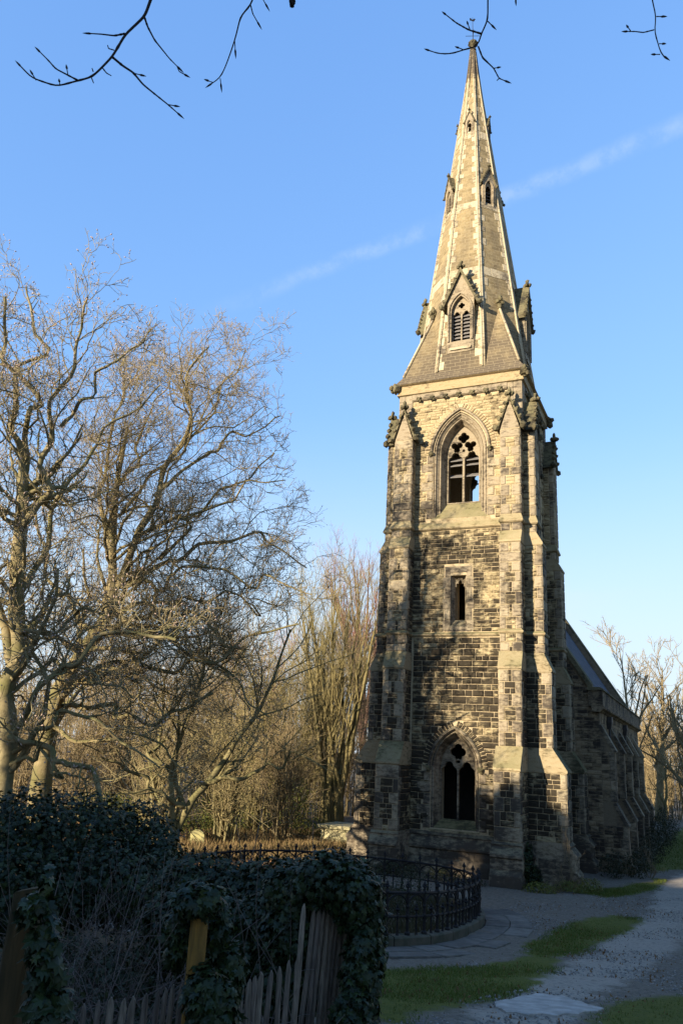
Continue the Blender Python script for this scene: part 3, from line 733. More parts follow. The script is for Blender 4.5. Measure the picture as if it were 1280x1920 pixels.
# cornice
cor = band('cornice', M_VOUS, [(-.1, 20.19), (.05, 20.19), (.13, 20.22), (.13, 20.27), (.10, 20.30), (.10, 20.66), (.20, 20.70), (.23, 20.72), (-.1, 20.72)])
ct = MB(); 
for k in range(4):
    f = wall_fn(k); loops_strip(ct, [([(-A+.62, 19.86+z), (A-.62, 19.86+z)], d) for z, d in ((0, 0), (0, .06), (.05, .12), (.10, .12), (.14, .07), (.33, .07))], f)
ct.build('corbel_table', M_ASH, church)
for k in (0, 1, 3):
    f = wall_fn(k)
    for i in range(7):
        u = -1.84 + 3.72*i/6; m = MB()
        m.lump(f(u, 19.90, .14), .10, srng)
        for q in range(4):
            an = math.pi/4 + q*math.pi/2; m.lump(f(u+.085*math.cos(an), 19.90+.085*math.sin(an), .13), .075, srng)
        m.build('ballflower', M_CARVE, cor)
for sx in (-1, 1):
    for sy in (-1, 1):
        m = MB(); c = np.array((sx*(A+.2), sy*(A+.2), 20.55))
        m.lump(c, .24, srng); 
        for q in range(6): m.lump(c + np.array([srng.uniform(-.17, .17), srng.uniform(-.17, .17), srng.uniform(-.2, .2)]), .13, srng)
        m.build('corner_boss', M_CARVE, cor)

# ------------------------------------------------------------------ the spire
ZS0, ZST, AP0 = 21.25, 43.0, 2.69
def apo(z): return AP0*(ZST-z)/(ZST-ZS0) + .10*max(0., (z-40)/3)
def lean(z): return -.17*(z-20.7)/22.3
def sp(k, u, z, d=0.):
    """a point on spire face k (0 front, then turning to +X every 45 degrees): u along the face, d outwards"""
    th = -math.pi/2 + k*math.pi/4; r = apo(z) + d
    return (r*math.cos(th) - u*math.sin(th) + lean(z), r*math.sin(th) + u*math.cos(th), z)
TAN = math.tan(math.pi/8)
def build_spire():
    mb = MB(); uv = []
    zs = [ZS0, 26, 31, 36, 40, 42.6]
    for k in range(8):
        H = [(.45, 22.85, 24.9), (.09, 36.2, 36.9)] if k % 2 == 0 else [(.17, 31.15, 32.4)]
        outer = [(-apo(z)*TAN, z) for z in zs] + [(apo(z)*TAN, z) for z in reversed(zs)]; outer = list(reversed(outer))
        holes = [[(-w, a), (w, a), (w, b), (-w, b)] for w, a, b in H]; pts = outer + [p for h in holes for p in h]
        for t in tessellate_polygon([[Vector((u, v, 0)) for u, v in l] for l in [outer]+holes]):
            a, b, c = (pts[i] for i in t)
            if (b[0]-a[0])*(c[1]-a[1]) - (b[1]-a[1])*(c[0]-a[0]) < 0: b, c = c, b
            mb.add([sp(k, *a), sp(k, *b), sp(k, *c)], [(0, 1, 2)]); uv += [(p[0]+k*7, p[1]) for p in (a, b, c)]
    # skirt: the square foot of the spire
    e0, e1 = A+.24, AP0+.02
    for k in range(4):
        r = rotk(k); mb.quad(r(-e0, -e0, 20.72), r(e0, -e0, 20.72), r(e1, -e1, ZS0), r(-e1, -e1, ZS0)); uv += [(-e0, 20.2), (e0, 20.2), (e1, 20.9), (-e1, 20.9)]
    # broaches
    zb = 24.85
    for k in range(4):
        r = rotk(k); apx = sp(2*k+1, 0, zb, .0); c = r(e1, -e1, ZS0); p = sp(2*k, apo(ZS0)*TAN, ZS0, .01); q = sp(2*k+2, -apo(ZS0)*TAN, ZS0, .01)
        mb.add([p, c, apx], [(0, 1, 2)]); uv += [(0, ZS0), (1.6, ZS0), (1.5, ZS0+3.9)]
        mb.add([c, q, apx], [(0, 1, 2)]); uv += [(0, ZS0), (1.6, ZS0), (.1, ZS0+3.9)]
    mb.uv = uv; spire = mb.build('spire', M_SPIRE, church)
    # roll-moulded ribs, two side by side on each arris
    for k in range(8):
        rb = MB()
        for s in (-1, 1):
            pts = []
            for z in np.linspace(ZS0+.02, 42.5, 14):
                h = apo(z)*TAN; off = .045*(.55+.45*(42.5-z)/21)
                pts.append(sp(k, h-off, z, .02) if s < 0 else sp((k+1) % 8, -apo(z)*TAN+off, z, .02))
            rb.tube(pts, [.055*(.5+.5*(42.5-z)/21) for z in np.linspace(ZS0+.02, 42.5, 14)], 6, .4+.2*s)
        rb.build('rib', M_QUOIN, spire, True)
    # quoins along the ribs and pale bands between
    bands = [(26.55, 27.05), (30.85, 31.25), (35.75, 36.25)]
    qr = random.Random(9)
    for k in range(8):
        for s in (-1, 1):
            z = ZS0 + .1 if k % 2 == 0 else (ZS0 + .1); i = qr.randint(0, 1)
            while z < 42.2:
                h = .42*(.75+.25*(43-z)/22)*qr.uniform(.8, 1.25); 
                lo = max(ZS0, z); w = (.34 if i % 2 else .17)*(.35+.65*(43-z)/22)*qr.uniform(.7, 1.25)
                broach = (k % 2 == 1) and z < 24.6
                if not broach and not any(a-.1 < z < b for a, b in bands):
                    m0, m1 = apo(lo)*TAN - .06, apo(lo+h)*TAN - .06
                    if m1 - w > .02:
                        P = []
                        for dep, g in ((-.02, 0.), (.012, .008), (.016, .03)):
                            P += [sp(k, s*(m0-w+g), lo+g, dep), sp(k, s*(m0-g), lo+g, dep), sp(k, s*(m1-g), lo+h-g-.01, dep), sp(k, s*(m1-w+g), lo+h-g-.01, dep)]
                        F = [(0,1,5,4),(1,2,6,5),(2,3,7,6),(3,0,4,7),(4,5,9,8),(5,6,10,9),(6,7,11,10),(7,4,8,11),(8,9,10,11)]
                        c = np.array(P[8]); th = -math.pi/2 + k*math.pi/4; x, y, zz = project(c); vis = max(0, (CAM-c)@np.array([math.cos(th), math.sin(th), 0.12])/np.linalg.norm(CAM-c))
                        STONES.append((w*h*vis*(FPX/zz)**2*.8, spire, M_QUOIN, P, F if s > 0 else [tuple(reversed(q)) for q in F], qr.random(), 'quoin'))
                z += h; i += 1
        for a, b in bands:
            n = 3; 
            for j in range(n):
                P = []
                for dep, g in ((-.02, 0.), (.013, .006), (.018, .03)):
                    for (t, zz) in ((j/n, a+g), ((j+1)/n, a+g), ((j+1)/n, b-g), (j/n, b-g)):
                        h = apo(zz)*TAN - .07; P.append(sp(k, -h + 2*h*t + (g if t == j/n else -g), zz, dep))
                F = [(0,1,5,4),(1,2,6,5),(2,3,7,6),(3,0,4,7),(4,5,9,8),(5,6,10,9),(6,7,11,10),(7,4,8,11),(8,9,10,11)]
                c = np.array(P[8]); x, y, zz = project(c); th = -math.pi/2 + k*math.pi/4; vis = max(0, (CAM-c)@np.array([math.cos(th), math.sin(th), 0.12])/np.linalg.norm(CAM-c))
                STONES.append(((b-a)*apo(a)*TAN*.6*vis*(FPX/zz)**2, spire, M_QUOIN, P, F, qr.random(), 'band_stone'))
    # pale coping down the broach arrises, finials on the broaches
    for k in range(4):
        r = rotk(k); apx = Vector(sp(2*k+1, 0, zb, .02)); c = Vector(r(e1, -e1, ZS0)); m = MB(); m.tube([c, apx], [.07, .06], 6); m.build('arris', M_QUOIN, spire, True)
        m = MB(); b = np.array(sp(2*k+1, 0, zb+.05, .10)); m.lathe(b, [(.09, -.2), (.12, -.05), (.16, 0), (.06, .08)], 8); 
        for q in range(6): m.lump(b + np.array([.13*math.cos(q*1.05), .13*math.sin(q*1.05), .12+.1*(q % 2)]), .12, srng)
        m.lump(b + np.array([0, 0, .36]), .12, srng, (1, 1, 1.5)); m.build('broach_finial', M_CARVE, spire)
    return spire
spire = build_spire()

def lucarne(k, zb, body, ohw, orise, ospr, obot, feet, gapex, face_z, nl, two, crock, label):
    """a gabled spire light on face k; the front stands upright at the spire face's distance at height face_z"""
    th = -math.pi/2 + k*math.pi/4; r0 = apo(face_z) + .02; lx = lean(face_z)
    def f(u, v, d): return ((r0+d)*math.cos(th) - u*math.sin(th) + lx, (r0+d)*math.sin(th) + u*math.cos(th), v)
    hole = arch(ohw, orise, ospr, 0, 8, obot); m = MB()
    hwf = feet[0]; slope = (gapex-feet[1])/hwf; zc = gapex - slope*body
    outer = [(-body, zb), (body, zb), (body, zc), (0, gapex-.02), (-body, zc)]
    back = r0 - apo(min(gapex, 42)) + .25
    plate(m, outer, [hole], f, -back, 0.)
    o = m.build('lucarne', M_ASH, church, label=label)
    sc = ohw/.45
    e = MB(); loops_strip(e, [(arch(ohw, orise, ospr, d*sc, 8, obot), dp*sc) for d, dp in ((.16, 0.), (.15, .06), (.09, .07), (.06, .01), (.0, -.10))], f); e.build('moulding', M_ASH, o)
    cp = MB()
    for s in (-1, 1):
        a = (s*hwf, feet[1]); b = (0, gapex); t = .11*sc+.03
        q = [(a[0], a[1]-t*.6), (a[0]+s*t*.35, a[1]+t*.6), (b[0], b[1]+t*1.6), (b[0], b[1]-t*.4)]
        vs = [f(x, z, .13*sc) for x, z in q] + [f(x, z, -back) for x, z in q]
        cp.add(vs, [(0,1,2,3),(7,6,5,4),(0,4,5,1),(1,5,6,2),(2,6,7,3),(3,7,4,0)])
    cp.build('coping', M_CARVE, o)
    for s in (-1, 1):
        for i in range(crock):
            t = i/crock*.92; c = MB(); x = s*hwf*(1-t); z = feet[1] + (gapex-feet[1])*t; rr = (.15 if i == 0 else .10)*min(1, sc*.85+.15)
            c.lump(f(x+s*.05*sc, z+.05*sc, .08*sc), rr, srng); c.lump(f(x+s*.11*sc, z+.12*sc, .07*sc), rr*.6, srng); c.build('crocket', M_CARVE, o)
    fi = MB(); sc2 = min(1., sc*.8+.2); fi.tube([f(0, gapex-.1, .03), f(0, gapex+.42*sc2, .03)], [.06*sc2, .04*sc2], 6)
    for q in range(4): an = q*math.pi/2; fi.lump(f(.12*sc2*math.cos(an), gapex+.28*sc2, .03+.12*sc2*math.sin(an)), .105*sc2, srng)
    fi.lump(f(0, gapex+.5*sc2, .03), .10*sc2, srng, (1, 1, 1.4)); fi.build('finial', M_CARVE, o)
    tr = MB(); c = -.14*sc-.03
    if two:
        w = ohw*.46; plate(tr, arch(ohw, orise, ospr, .01, 8, obot), [light_loop(-ohw*.5, ohw*.42, obot+.04, ospr-.12), light_loop(ohw*.5, ohw*.42, obot+.04, ospr-.12), foil(0, ospr+orise*.48, 4, .085*sc, .075*sc, 0, 24)], f, c-.08, c)
    else: plate(tr, arch(ohw, orise, ospr, .01, 8, obot), [light_loop(0, ohw*.8, obot+.02, ospr)], f, c-.05, c)
    tr.build('tracery', M_ASH, o)
    for i in range(nl):
        z = obot + .06 + (ospr-obot-.05)*i/max(nl, 1); lm = MB(); d = c-.06
        vs = [f(-ohw*.97, z, d), f(ohw*.97, z, d), f(ohw*.97, z+.16*sc+.02, d-.16), f(-ohw*.97, z+.16*sc+.02, d-.16)]; vs += [(x, y, zz+.03*sc+.005) for x, y, zz in vs]
        lm.add(vs, [(3,2,1,0),(4,5,6,7),(0,1,5,4),(1,2,6,5),(2,3,7,6),(3,0,4,7)]); lm.build('louvre', M_LOUVRE, o)
    si = MB(); b = body*.8; vs = [f(-b, obot-.02, -.3*sc), f(b, obot-.02, -.3*sc), f(b, obot-.36*sc, .06*sc), f(-b, obot-.36*sc, .06*sc), f(-b, obot-.46*sc, .06*sc), f(b, obot-.46*sc, .06*sc)]
    si.add(vs, [(3, 2, 1, 0), (4, 5, 2, 3)]); si.build('sill', M_QUOIN, o)
WH = ['front', 'front right', 'right', 'right rear', 'rear', 'left rear', 'left', 'front left']
for k in (0, 2, 4, 6): lucarne(k, 22.2, .64, .45, .85, 24.32, 22.78, (.86, 24.58), 26.46, 22.1, 8, True, 6, 'large crocketed spire light on the %s side' % WH[k])
for k in (1, 3, 5, 7): lucarne(k, 30.9, .36, .20, .42, 32.15, 31.1, (.44, 32.35), 33.35, 31.0, 5, False, 3, 'middle spire light on the %s side' % WH[k])
for k in (0, 2, 4, 6): lucarne(k, 36.0, .22, .115, .24, 36.75, 36.15, (.29, 36.85), 37.55, 36.1, 3, False, 2, 'small top spire light on the %s side' % WH[k])
# top of the spire: finial and weathervane
tx = lean(43); fin = MB()
fin.lathe((tx, 0, 42.4), [(.16, 0), (.13, .2), (.19, .28), (.12, .34), (.10, .5), (.20, .58), (.27, .70), (.24, .84), (.12, .92), (.05, 1.0)], 10)
for q in range(8): fin.lump((tx+.2*math.cos(q*.785), .2*math.sin(q*.785), 43.12), .10, srng)
fin.build('spire_finial', M_CARVE, church)
vane = MB(); vane.tube([(tx, 0, 43.3), (tx-.03, 0, 45.1)], [.025, .012], 6)
for an in (.35, .35+math.pi/2): vane.tube([(tx-.42*math.cos(an), -.42*math.sin(an), 43.72), (tx+.42*math.cos(an), .42*math.sin(an), 43.72)], .014, 5)
vn = vane.build('weathervane', M_IRON, church)
cock = MB(); ol = [(-.28, .02), (-.10, 0), (.06, -.05), (.2, .02), (.22, .16), (.30, .2), (.20, .3), (.12, .2), (-.05, .12), (-.2, .3), (-.3, .22)]
plate(cock, ol, [], lambda u, v, d: (tx-.03+u*.5, d+u*.28, 44.85+v*.65), -.012, .012); cock.build('cockerel', M_IRON, vn)

# ------------------------------------------------------------------ the nave
YW, YE, XN, ZP = 2.82, 23.6, 4.85, 6.62
SL = 1.53
nw = MB()
def gable_poly(x0): return [(-XN, -.3), (XN, -.3), (XN, ZP), (XN-.02, 7.2), (0, 7.2+SL*(XN-.05)), (-XN+.02, 7.2), (-XN, ZP)]
plate(nw, gable_poly(0), [], lambda u, v, d: (u, YW-d, v), -.6, 0.)
plate(nw, gable_poly(0), [], lambda u, v, d: (u, YE-d, v), -.6, 0.)
nw.box(XN-.6, XN-.003, YW+.3, YE+.3, -.3, 7.2); nw.box(-XN+.003, -XN+.6, YW+.3, YE+.3, -.3, 7.2)
nave = nw.build('nave_wall', M_NAVEM, church)
fW = lambda u, v, d: (u, YW-d, v)
def gx(v0, v1):
    if v1 < 7.3: return []
    h = XN-.25 - (v1-7.2)/SL; return [(h, 99)]
courses(fW, A+.02, XN, .35, 11.6, .158, .24, .62, nave, M_NAVE, .55, .018, gx)
fS = lambda u, v, d: (XN+d, u, v)
courses(fS, YW+.6, YE, .35, ZP-.1, .22, .3, .7, nave, M_NAVE, .55, .02)
np_ = MB(); np_.box(A+.4, XN+.14, YW-.14, YW+.5, -.3, .33); np_.box(XN-.2, XN+.14, YW+.51, YE, -.3, .33); np_.build('plinth', M_NAVE, church)
# parapet with a moulded cornice, kneelers, copings
par = MB(); par.box(XN-.42, XN+.18, YW-.18, YE+.5, ZP+.12, 7.42); par.box(-XN-.18, -XN+.42, YW-.18, YE+.5, ZP+.12, 7.42)
pt = par.build('parapet', M_NAVE, church)
for s in (-1, 1):
    c = MB(); 
    rs = []
    for y in (YW-.24, YE+.56): rs.append([(s*(XN+d), y, z) for d, z in ((-.3, ZP-.12), (.06, ZP-.12), (.13, ZP-.05), (.25, ZP), (.27, ZP+.08), (.2, ZP+.13), (-.3, ZP+.13))])
    c.rings(rs); c.build('parapet_cornice', M_NAVE, pt)
    c = MB(); rs = []
    for y in (YW-.23, YE+.55): rs.append([(s*(XN+d), y, z) for d, z in ((-.46, 7.42), (.23, 7.42), (.23, 7.48), (.1, 7.56), (-.46, 7.56))])
    c.rings(rs); c.build('parapet_coping', M_CARVE, pt)
for y in (YW-.12, YE+.1):
    for s in (-1, 1):
        c = MB(); a = np.array([s*(XN-.25), 7.30]); b = np.array([0., 7.3+SL*(XN-.25)+.12]); 
        rs = []
        for p in (a, b): rs.append([(p[0], y, p[1]), (p[0], y+.55, p[1]), (p[0], y+.55, p[1]+.36), (p[0], y+.27, p[1]+.46), (p[0], y, p[1]+.36)])
        c.rings(rs); c.build('gable_coping', M_CARVE, church)
# slated roof, laid in courses
rf = MB(); y0, y1 = YW+.45, YE+.1; zr = 7.1 + SL*(XN-.3)
for s in (-1, 1):
    n = 30
    for i in range(n):
        t0, t1 = i/n, (i+1.25)/n; x0 = (XN-.45)*(1-t0); x1 = max(0, (XN-.45)*(1-t1)); z0 = 7.15 + (zr-7.15)*t0; z1 = 7.15 + (zr-7.15)*min(t1, 1)
        m = 26
        for j in range(m):
            ya, yb = y0 + (y1-y0)*j/m + .004, y0 + (y1-y0)*(j+1)/m - .004; o = srng.uniform(-.006, .006)
            rf.add([(s*x0, ya, z0+.035+o), (s*x0, yb, z0+.035+o), (s*x1, yb, z1), (s*x1, ya, z1), (s*x0, ya, z0), (s*x0, yb, z0)], [(0, 1, 2, 3) if s > 0 else (3, 2, 1, 0), (4, 5, 1, 0)], srng.random())
rf.build('roof', M_SLATE, church, kind='stuff')
rd = MB(); rd.tube([(0, y0, zr+.02), (0, y1, zr+.02)], .11, 8); rd.build('ridge', M_CARVE, church)
# side buttresses
for i, y in enumerate((YW, 7.0, 11.2, 15.3, 19.6)):
    w = .62 if i == 0 else .6; yy = y + (.004 if i == 0 else 0)
    m = MB(); prof = [(XN-.3, -.3), (5.98, -.3), (5.98, .3), (5.84, .42), (5.80, 1.92), (5.36, 2.72), (5.42, 4.92), (4.87, 5.92), (XN-.3, 5.92)]
    n = len(prof); vs = [(x, yy, z) for x, z in prof] + [(x, yy+w, z) for x, z in prof]
    m.add(vs, [tuple(range(n)), tuple(range(2*n-1, n-1, -1))] + [(j, j+n, (j+1) % n+n, (j+1) % n) for j in range(n)])
    o = m.build('nave_buttress', M_NAVEM, church)
    for za, zb, xo in ((.45, 1.85, 5.80), (2.8, 4.85, 5.39)):
        quoined(lambda a, b, d, yy=yy: (XN+.0+a, yy-d, b), xo-XN, za, zb, .42, .16, o, False, True, (.2, .32), .016, M_NAVE)
        quoined(lambda a, b, d, yy=yy, xo=xo: (xo+d, yy+a, b), w, za, zb, .42, .16, o, True, True, (.2, .28), .016, M_NAVE)
    for (xa, za, xb, zb) in ((5.84, 1.88, 5.36, 2.74), (5.46, 4.88, 4.87, 5.95)):
        c = MB(); e = .04; rs = []
        for y_ in (yy-e, yy+w+e): rs.append([(xa+.03, y_, za), (xb+.02, y_, zb+.03), (xb-.12, y_, zb-.02), (xa-.12, y_, za-.06), (xa, y_, za-.06)])
        c.rings(rs); c.build('set_off', M_ASH, o)
# rainwater pipes
for y in (5.6, 13.4):
    m = MB(); x = XN+.11; m.tube([(x, y, .2), (x, y, 5.9)], .055, 8); 
    m.rings([[(x-.1, y-.1, 5.9), (x+.08, y-.1, 5.9), (x+.08, y+.1, 5.9), (x-.1, y+.1, 5.9)], [(x-.1, y-.2, 6.2), (x+.14, y-.2, 6.2), (x+.14, y+.2, 6.2), (x-.1, y+.2, 6.2)], [(x-.1, y-.2, 6.45), (x+.14, y-.2, 6.45), (x+.14, y+.2, 6.45), (x-.1, y+.2, 6.45)]])
    for z in (1.2, 3.0, 4.8): m.tube([(x, y, z), (x, y, z+.09)], .075, 8)
    m.build('rainwater_pipe', M_LEAD, church)

# ------------------------------------------------------------------ hand out the stones: the largest in the picture singly, the rest joined
def flush_stones():
    STONES.sort(key=lambda s: -s[0]); rest = {}; cnt = {}
    for a, owner, mat, P, F, t, nm in STONES:
        if cnt.get('s', 0) < 300 and a > 0:
            cnt['s'] = cnt.get('s', 0) + 1; m = MB(); m.add(P, F, t); m.build(nm, mat, owner)
        else:
            key = (owner.name, mat.name, nm == 'stone'); rest.setdefault(key, (owner, mat, nm, MB()))[3].add(P, F, t)
    for owner, mat, nm, m in rest.values():
        m.build({'stone': 'dressed_stonework' if mat in (M_ASH,) else 'coursed_stonework', 'quoin': 'quoin_stonework', 'band_stone': 'quoin_stonework'}[nm], mat, owner, kind='stuff')
flush_stones()

# ------------------------------------------------------------------ growing things: helpers
def unit(v): return v/np.maximum(np.linalg.norm(v, axis=-1, keepdims=True), 1e-9)
def tubes(P, R, sides, tint):
    """P (n,k,3) polylines, R (n,k) radii -> verts, quads, tint"""
    n, k, _ = P.shape; T = np.empty_like(P); T[:, 1:-1] = P[:, 2:] - P[:, :-2]; T[:, 0] = P[:, 1] - P[:, 0]; T[:, -1] = P[:, -1] - P[:, -2]; T = unit(T)
    ref = np.where(np.abs(T[:, :1, 2:3]) < .85, np.array([[[0, 0, 1.]]]), np.array([[[1., 0, 0]]])); ref = np.broadcast_to(ref, T.shape)
    U = unit(np.cross(T, ref)); W = np.cross(T, U); a = np.arange(sides)*2*np.pi/sides
    V = P[:, :, None] + (U[:, :, None]*np.cos(a)[:, None] + W[:, :, None]*np.sin(a)[:, None])*R[:, :, None, None]
    b = (np.arange(n)[:, None, None]*k + np.arange(k-1)[None, :, None])*sides; i = np.arange(sides)[None, None]; j = (i+1) % sides
    F = np.stack([b+i, b+j, b+sides+j, b+sides+i], -1).reshape(-1, 4)
    return V.reshape(-1, 3), F, np.repeat(np.broadcast_to(np.asarray(tint), (n,)), k*sides)
def grow(rng, P, R, dens, ratio, ang, K, wig, trop, tmin=.15, rr=.55, maxn=None, lmin=.15, lmax=9., tip=.35, out=None):
    n, k, _ = P.shape; seg = np.linalg.norm(P[:, 1:] - P[:, :-1], axis=-1); L = seg.sum(1)
    cnt = np.maximum(1, rng.poisson(dens*L*(1-tmin))); idx = np.repeat(np.arange(n), cnt)
    if maxn and len(idx) > maxn: idx = np.sort(rng.choice(idx, maxn, False))
    m = len(idx); t = tmin + (1-tmin)*rng.random(m)**.85; f = t*(k-1); i = np.minimum(f.astype(int), k-2); w = (f-i)[:, None]
    S = P[idx, i]*(1-w) + P[idx, i+1]*w; T = unit(P[idx, i+1] - P[idx, i]); r0 = (R[idx, i]*(1-w[:, 0]) + R[idx, i+1]*w[:, 0])*rr
    q = rng.normal(size=(m, 3)); q[:, 2] += .25; q = unit(q - T*(q*T).sum(1, keepdims=True)); a = np.radians(rng.uniform(ang[0], ang[1], m))[:, None]
    d = T*np.cos(a) + q*np.sin(a); Lc = np.clip(L[idx]*rng.uniform(ratio[0], ratio[1], m)*(1.15-.6*t), lmin, lmax)
    C = np.empty((m, K, 3)); C[:, 0] = S
    for s in range(1, K):
        d = unit(d + rng.normal(0, wig, (m, 3)) + np.array([0, 0, trop])); C[:, s] = C[:, s-1] + d*(Lc/(K-1))[:, None]
    return C, r0[:, None]*np.linspace(1, tip, K)[None]
def resample(pts, K):
    pts = np.asarray(pts, float); d = np.r_[0, np.cumsum(np.linalg.norm(np.diff(pts, axis=0), axis=1))]; t = np.linspace(0, d[-1], K)
    lin = np.stack([np.interp(t, d, pts[:, c]) for c in range(3)], 1)
    for _ in range(2):
        s = lin.copy(); s[1:-1] = (lin[:-2] + 2*lin[1:-1] + lin[2:])/4; lin = s
    return lin
class Acc:
    def __init__(s): s.V = []; s.F = []; s.T = []; s.n = 0
    def add(s, V, F, T): s.V.append(V); s.F.append(F + s.n); s.T.append(T); s.n += len(V); return s
    def tubes(s, P, R, sides, tint=0.): return s.add(*tubes(P, R, sides, tint))
    def build(s, name, mat, parent, smooth=True, kind=None): return np_mesh(name, np.concatenate(s.V), np.concatenate(s.F), mat, parent, np.concatenate(s.T), smooth, kind)
def buds(rng, tips, dirs, L, r):
    """small spindle buds at twig ends"""
    n = len(tips); d = unit(dirs); a = unit(np.cross(d, rng.normal(size=(n, 3)))); b = np.cross(d, a); L = L*rng.uniform(.7, 1.3, (n, 1))
    m = tips + d*L*.45; V = np.stack([tips, m+a*r, m+b*r, m-a*r, m-b*r, tips+d*L], 1).reshape(-1, 3)
    F = np.array([(0,2,1),(0,3,2),(0,4,3),(0,1,4),(5,1,2),(5,2,3),(5,3,4),(5,4,1)]); return V, (np.arange(n)[:, None, None]*6 + F[None]).reshape(-1, 3)
def branchy(name, label, base, trunks, mat, seed, levels, group=None, bud=None, cat='tree', tsides=9, thin=None, wander=.05):
    """trunks = [(points, r0, r1)]; levels = list of dicts for grow(); trunk, limbs and twigs become parts"""
    rng = np.random.default_rng(seed); root = empty(name, tuple(base)); tag(root, label, cat, group)
    K = 26; P = np.stack([resample(p, K) for p, _, _ in trunks]); R = np.stack([np.linspace(a*(1 if i == 0 or not thin else thin), b, K)**1.0 for i, (_, a, b) in enumerate(trunks)])
    w = rng.normal(0, 1, (len(P), 10, 3)); x = np.linspace(0, 9, K); i0 = np.minimum(x.astype(int), 8); f = (x-i0)[None, :, None]; f = f*f*(3-2*f)
    P += (w[:, i0]*(1-f) + w[:, i0+1]*f)*wander*np.sin(np.linspace(0, np.pi, K))[None, :, None]*np.where(np.arange(len(P)) == 0, .3 if thin else 1., 1.)[:, None, None]
    R *= 1 + .10*rng.normal(size=R.shape).clip(-1, 1)
    tr = Acc().tubes(P, R, tsides); tr.build('trunk', mat, root)
    lim = Acc(); tw = Acc(); cur = (P, R); n = len(levels); endp = []
    for i, lv in enumerate(levels):
        lv = dict(lv); sides = lv.pop('sides'); rm = lv.pop('rmin', .006); C, r = grow(rng, cur[0], cur[1], **lv); r = np.maximum(r, rm*np.linspace(1, .6, r.shape[1])[None])
        fine = i >= n-2
        tw.tubes(C, r, sides, min(1., i/(n-1)) if n > 1 else .5)
        if fine: endp.append(C)
        cur = (C, r)
    tw.build('crown', mat, root, kind='stuff')
    if bud:
        C = endp[-1]; sel = rng.random(len(C)) < bud[2]; V, F = buds(rng, C[sel][:, -1], C[sel][:, -1] - C[sel][:, -2], bud[0], bud[1]); np_mesh('buds', V, F, M_BUD, root, kind='stuff')
    return root
def tr_(pts, D, dd=None):
    """trace of a trunk or limb: picture points at distance D (+ offsets)"""
    dd = dd or [0]*len(pts); return [at(x, y, D+e) for (x, y), e in zip(pts, dd)]
def with_foot(px, D, pts, dd=None):
    P = tr_(pts, D, dd); f = foot(px, D); f[2] -= .3; return [f] + P

# ------------------------------------------------------------------ trees to the left
LV_BIG = [dict(dens=2.0, ratio=(.25, .5), ang=(30, 70), K=11, wig=.27, trop=.05, tmin=.14, rr=.42, lmax=4.6, sides=5),
          dict(dens=3.0, ratio=(.33, .65), ang=(28, 68), K=7, wig=.30, trop=.05, tmin=.15, rr=.48, lmax=3.0, sides=3, maxn=6200, rmin=.012),
          dict(dens=4.6, ratio=(.35, .7), ang=(25, 65), K=4, wig=.3, trop=.05, tmin=.12, rr=.55, lmax=1.5, sides=3, maxn=23000, rmin=.008),
          dict(dens=4.6, ratio=(.35, .75), ang=(20, 60), K=2, wig=.26, trop=.08, tmin=.15, rr=.62, lmax=.65, lmin=.18, sides=3, maxn=54000, rmin=.0055)]
DA = 26.0
def tr_a(pts, D, dd=None): return tr_([(x, y + (.13*(1000-y) if y < 1000 else 0)) for x, y in pts], D, dd)
branchy('bare_tree', 'tall bare tree with pale buds at the left edge', foot(15, DA), [
    (with_foot(8, DA, [(10, 1460), (16, 1350), (24, 1250), (30, 1120), (38, 1000), (44, 900)]), .34, .17),
    (tr_a([(24, 1250), (-10, 1120), (-30, 960), (-25, 800), (-40, 640)], DA, [0, .5, 1, 1, 1]), .24, .05),
    (tr_a([(44, 900), (36, 780), (14, 660), (4, 560), (10, 490)], DA, [0, 0, -.5, -.8, -1]), .19, .04),
    (tr_a([(44, 900), (62, 760), (76, 640), (62, 540), (50, 470)], DA, [0, .4, .8, 1.2, 1.5]), .18, .03),
    (tr_a([(38, 1000), (88, 880), (114, 770), (130, 660), (148, 560), (165, 490)], DA, [0, -.6, -1, -1.4, -1.6, -2]), .20, .03),
    (tr_a([(114, 770), (158, 700), (215, 640), (285, 560)], DA, [-1, -1.3, -1.6, -2]), .10, .025),
    (tr_a([(30, 1130), (72, 1050), (112, 960), (150, 850), (200, 780), (300, 680)], DA, [0, .8, 1.4, 2, 2.4, 2.8]), .17, .03),
    (tr_a([(16, 1380), (50, 1386), (100, 1402), (150, 1438), (180, 1485), (196, 1530)], DA, [0, -.8, -1.6, -2.2, -2.6, -2.8]), .15, .07),
    (tr_a([(14, 1400), (60, 1330), (110, 1270), (170, 1210), (250, 1180), (330, 1200)], DA, [0, -1, -2, -2.6, -3, -3.4]), .17, .04),
    (tr_a([(12, 1420), (80, 1360), (160, 1350), (240, 1390), (300, 1440)], DA, [0, -1, -2, -3, -3.6]), .14, .02),
    (tr_a([(20, 1300), (90, 1240), (170, 1260), (250, 1310)], DA, [0, .6, 0, -.6]), .13, .02),
    (tr_a([(10, 1440), (60, 1420), (120, 1450), (165, 1490)], DA, [0, -1, -2, -2.6]), .11, .02),
    (tr_a([(24, 1250), (80, 1180), (150, 1150), (230, 1130)], DA, [0, -1, -1.8, -2.6]), .13, .02)],
    M_BARK_A, 21, LV_BIG, 'bare trees left of the tower', (.11, .024, .5), thin=.62, wander=.26)
DB = 30.0
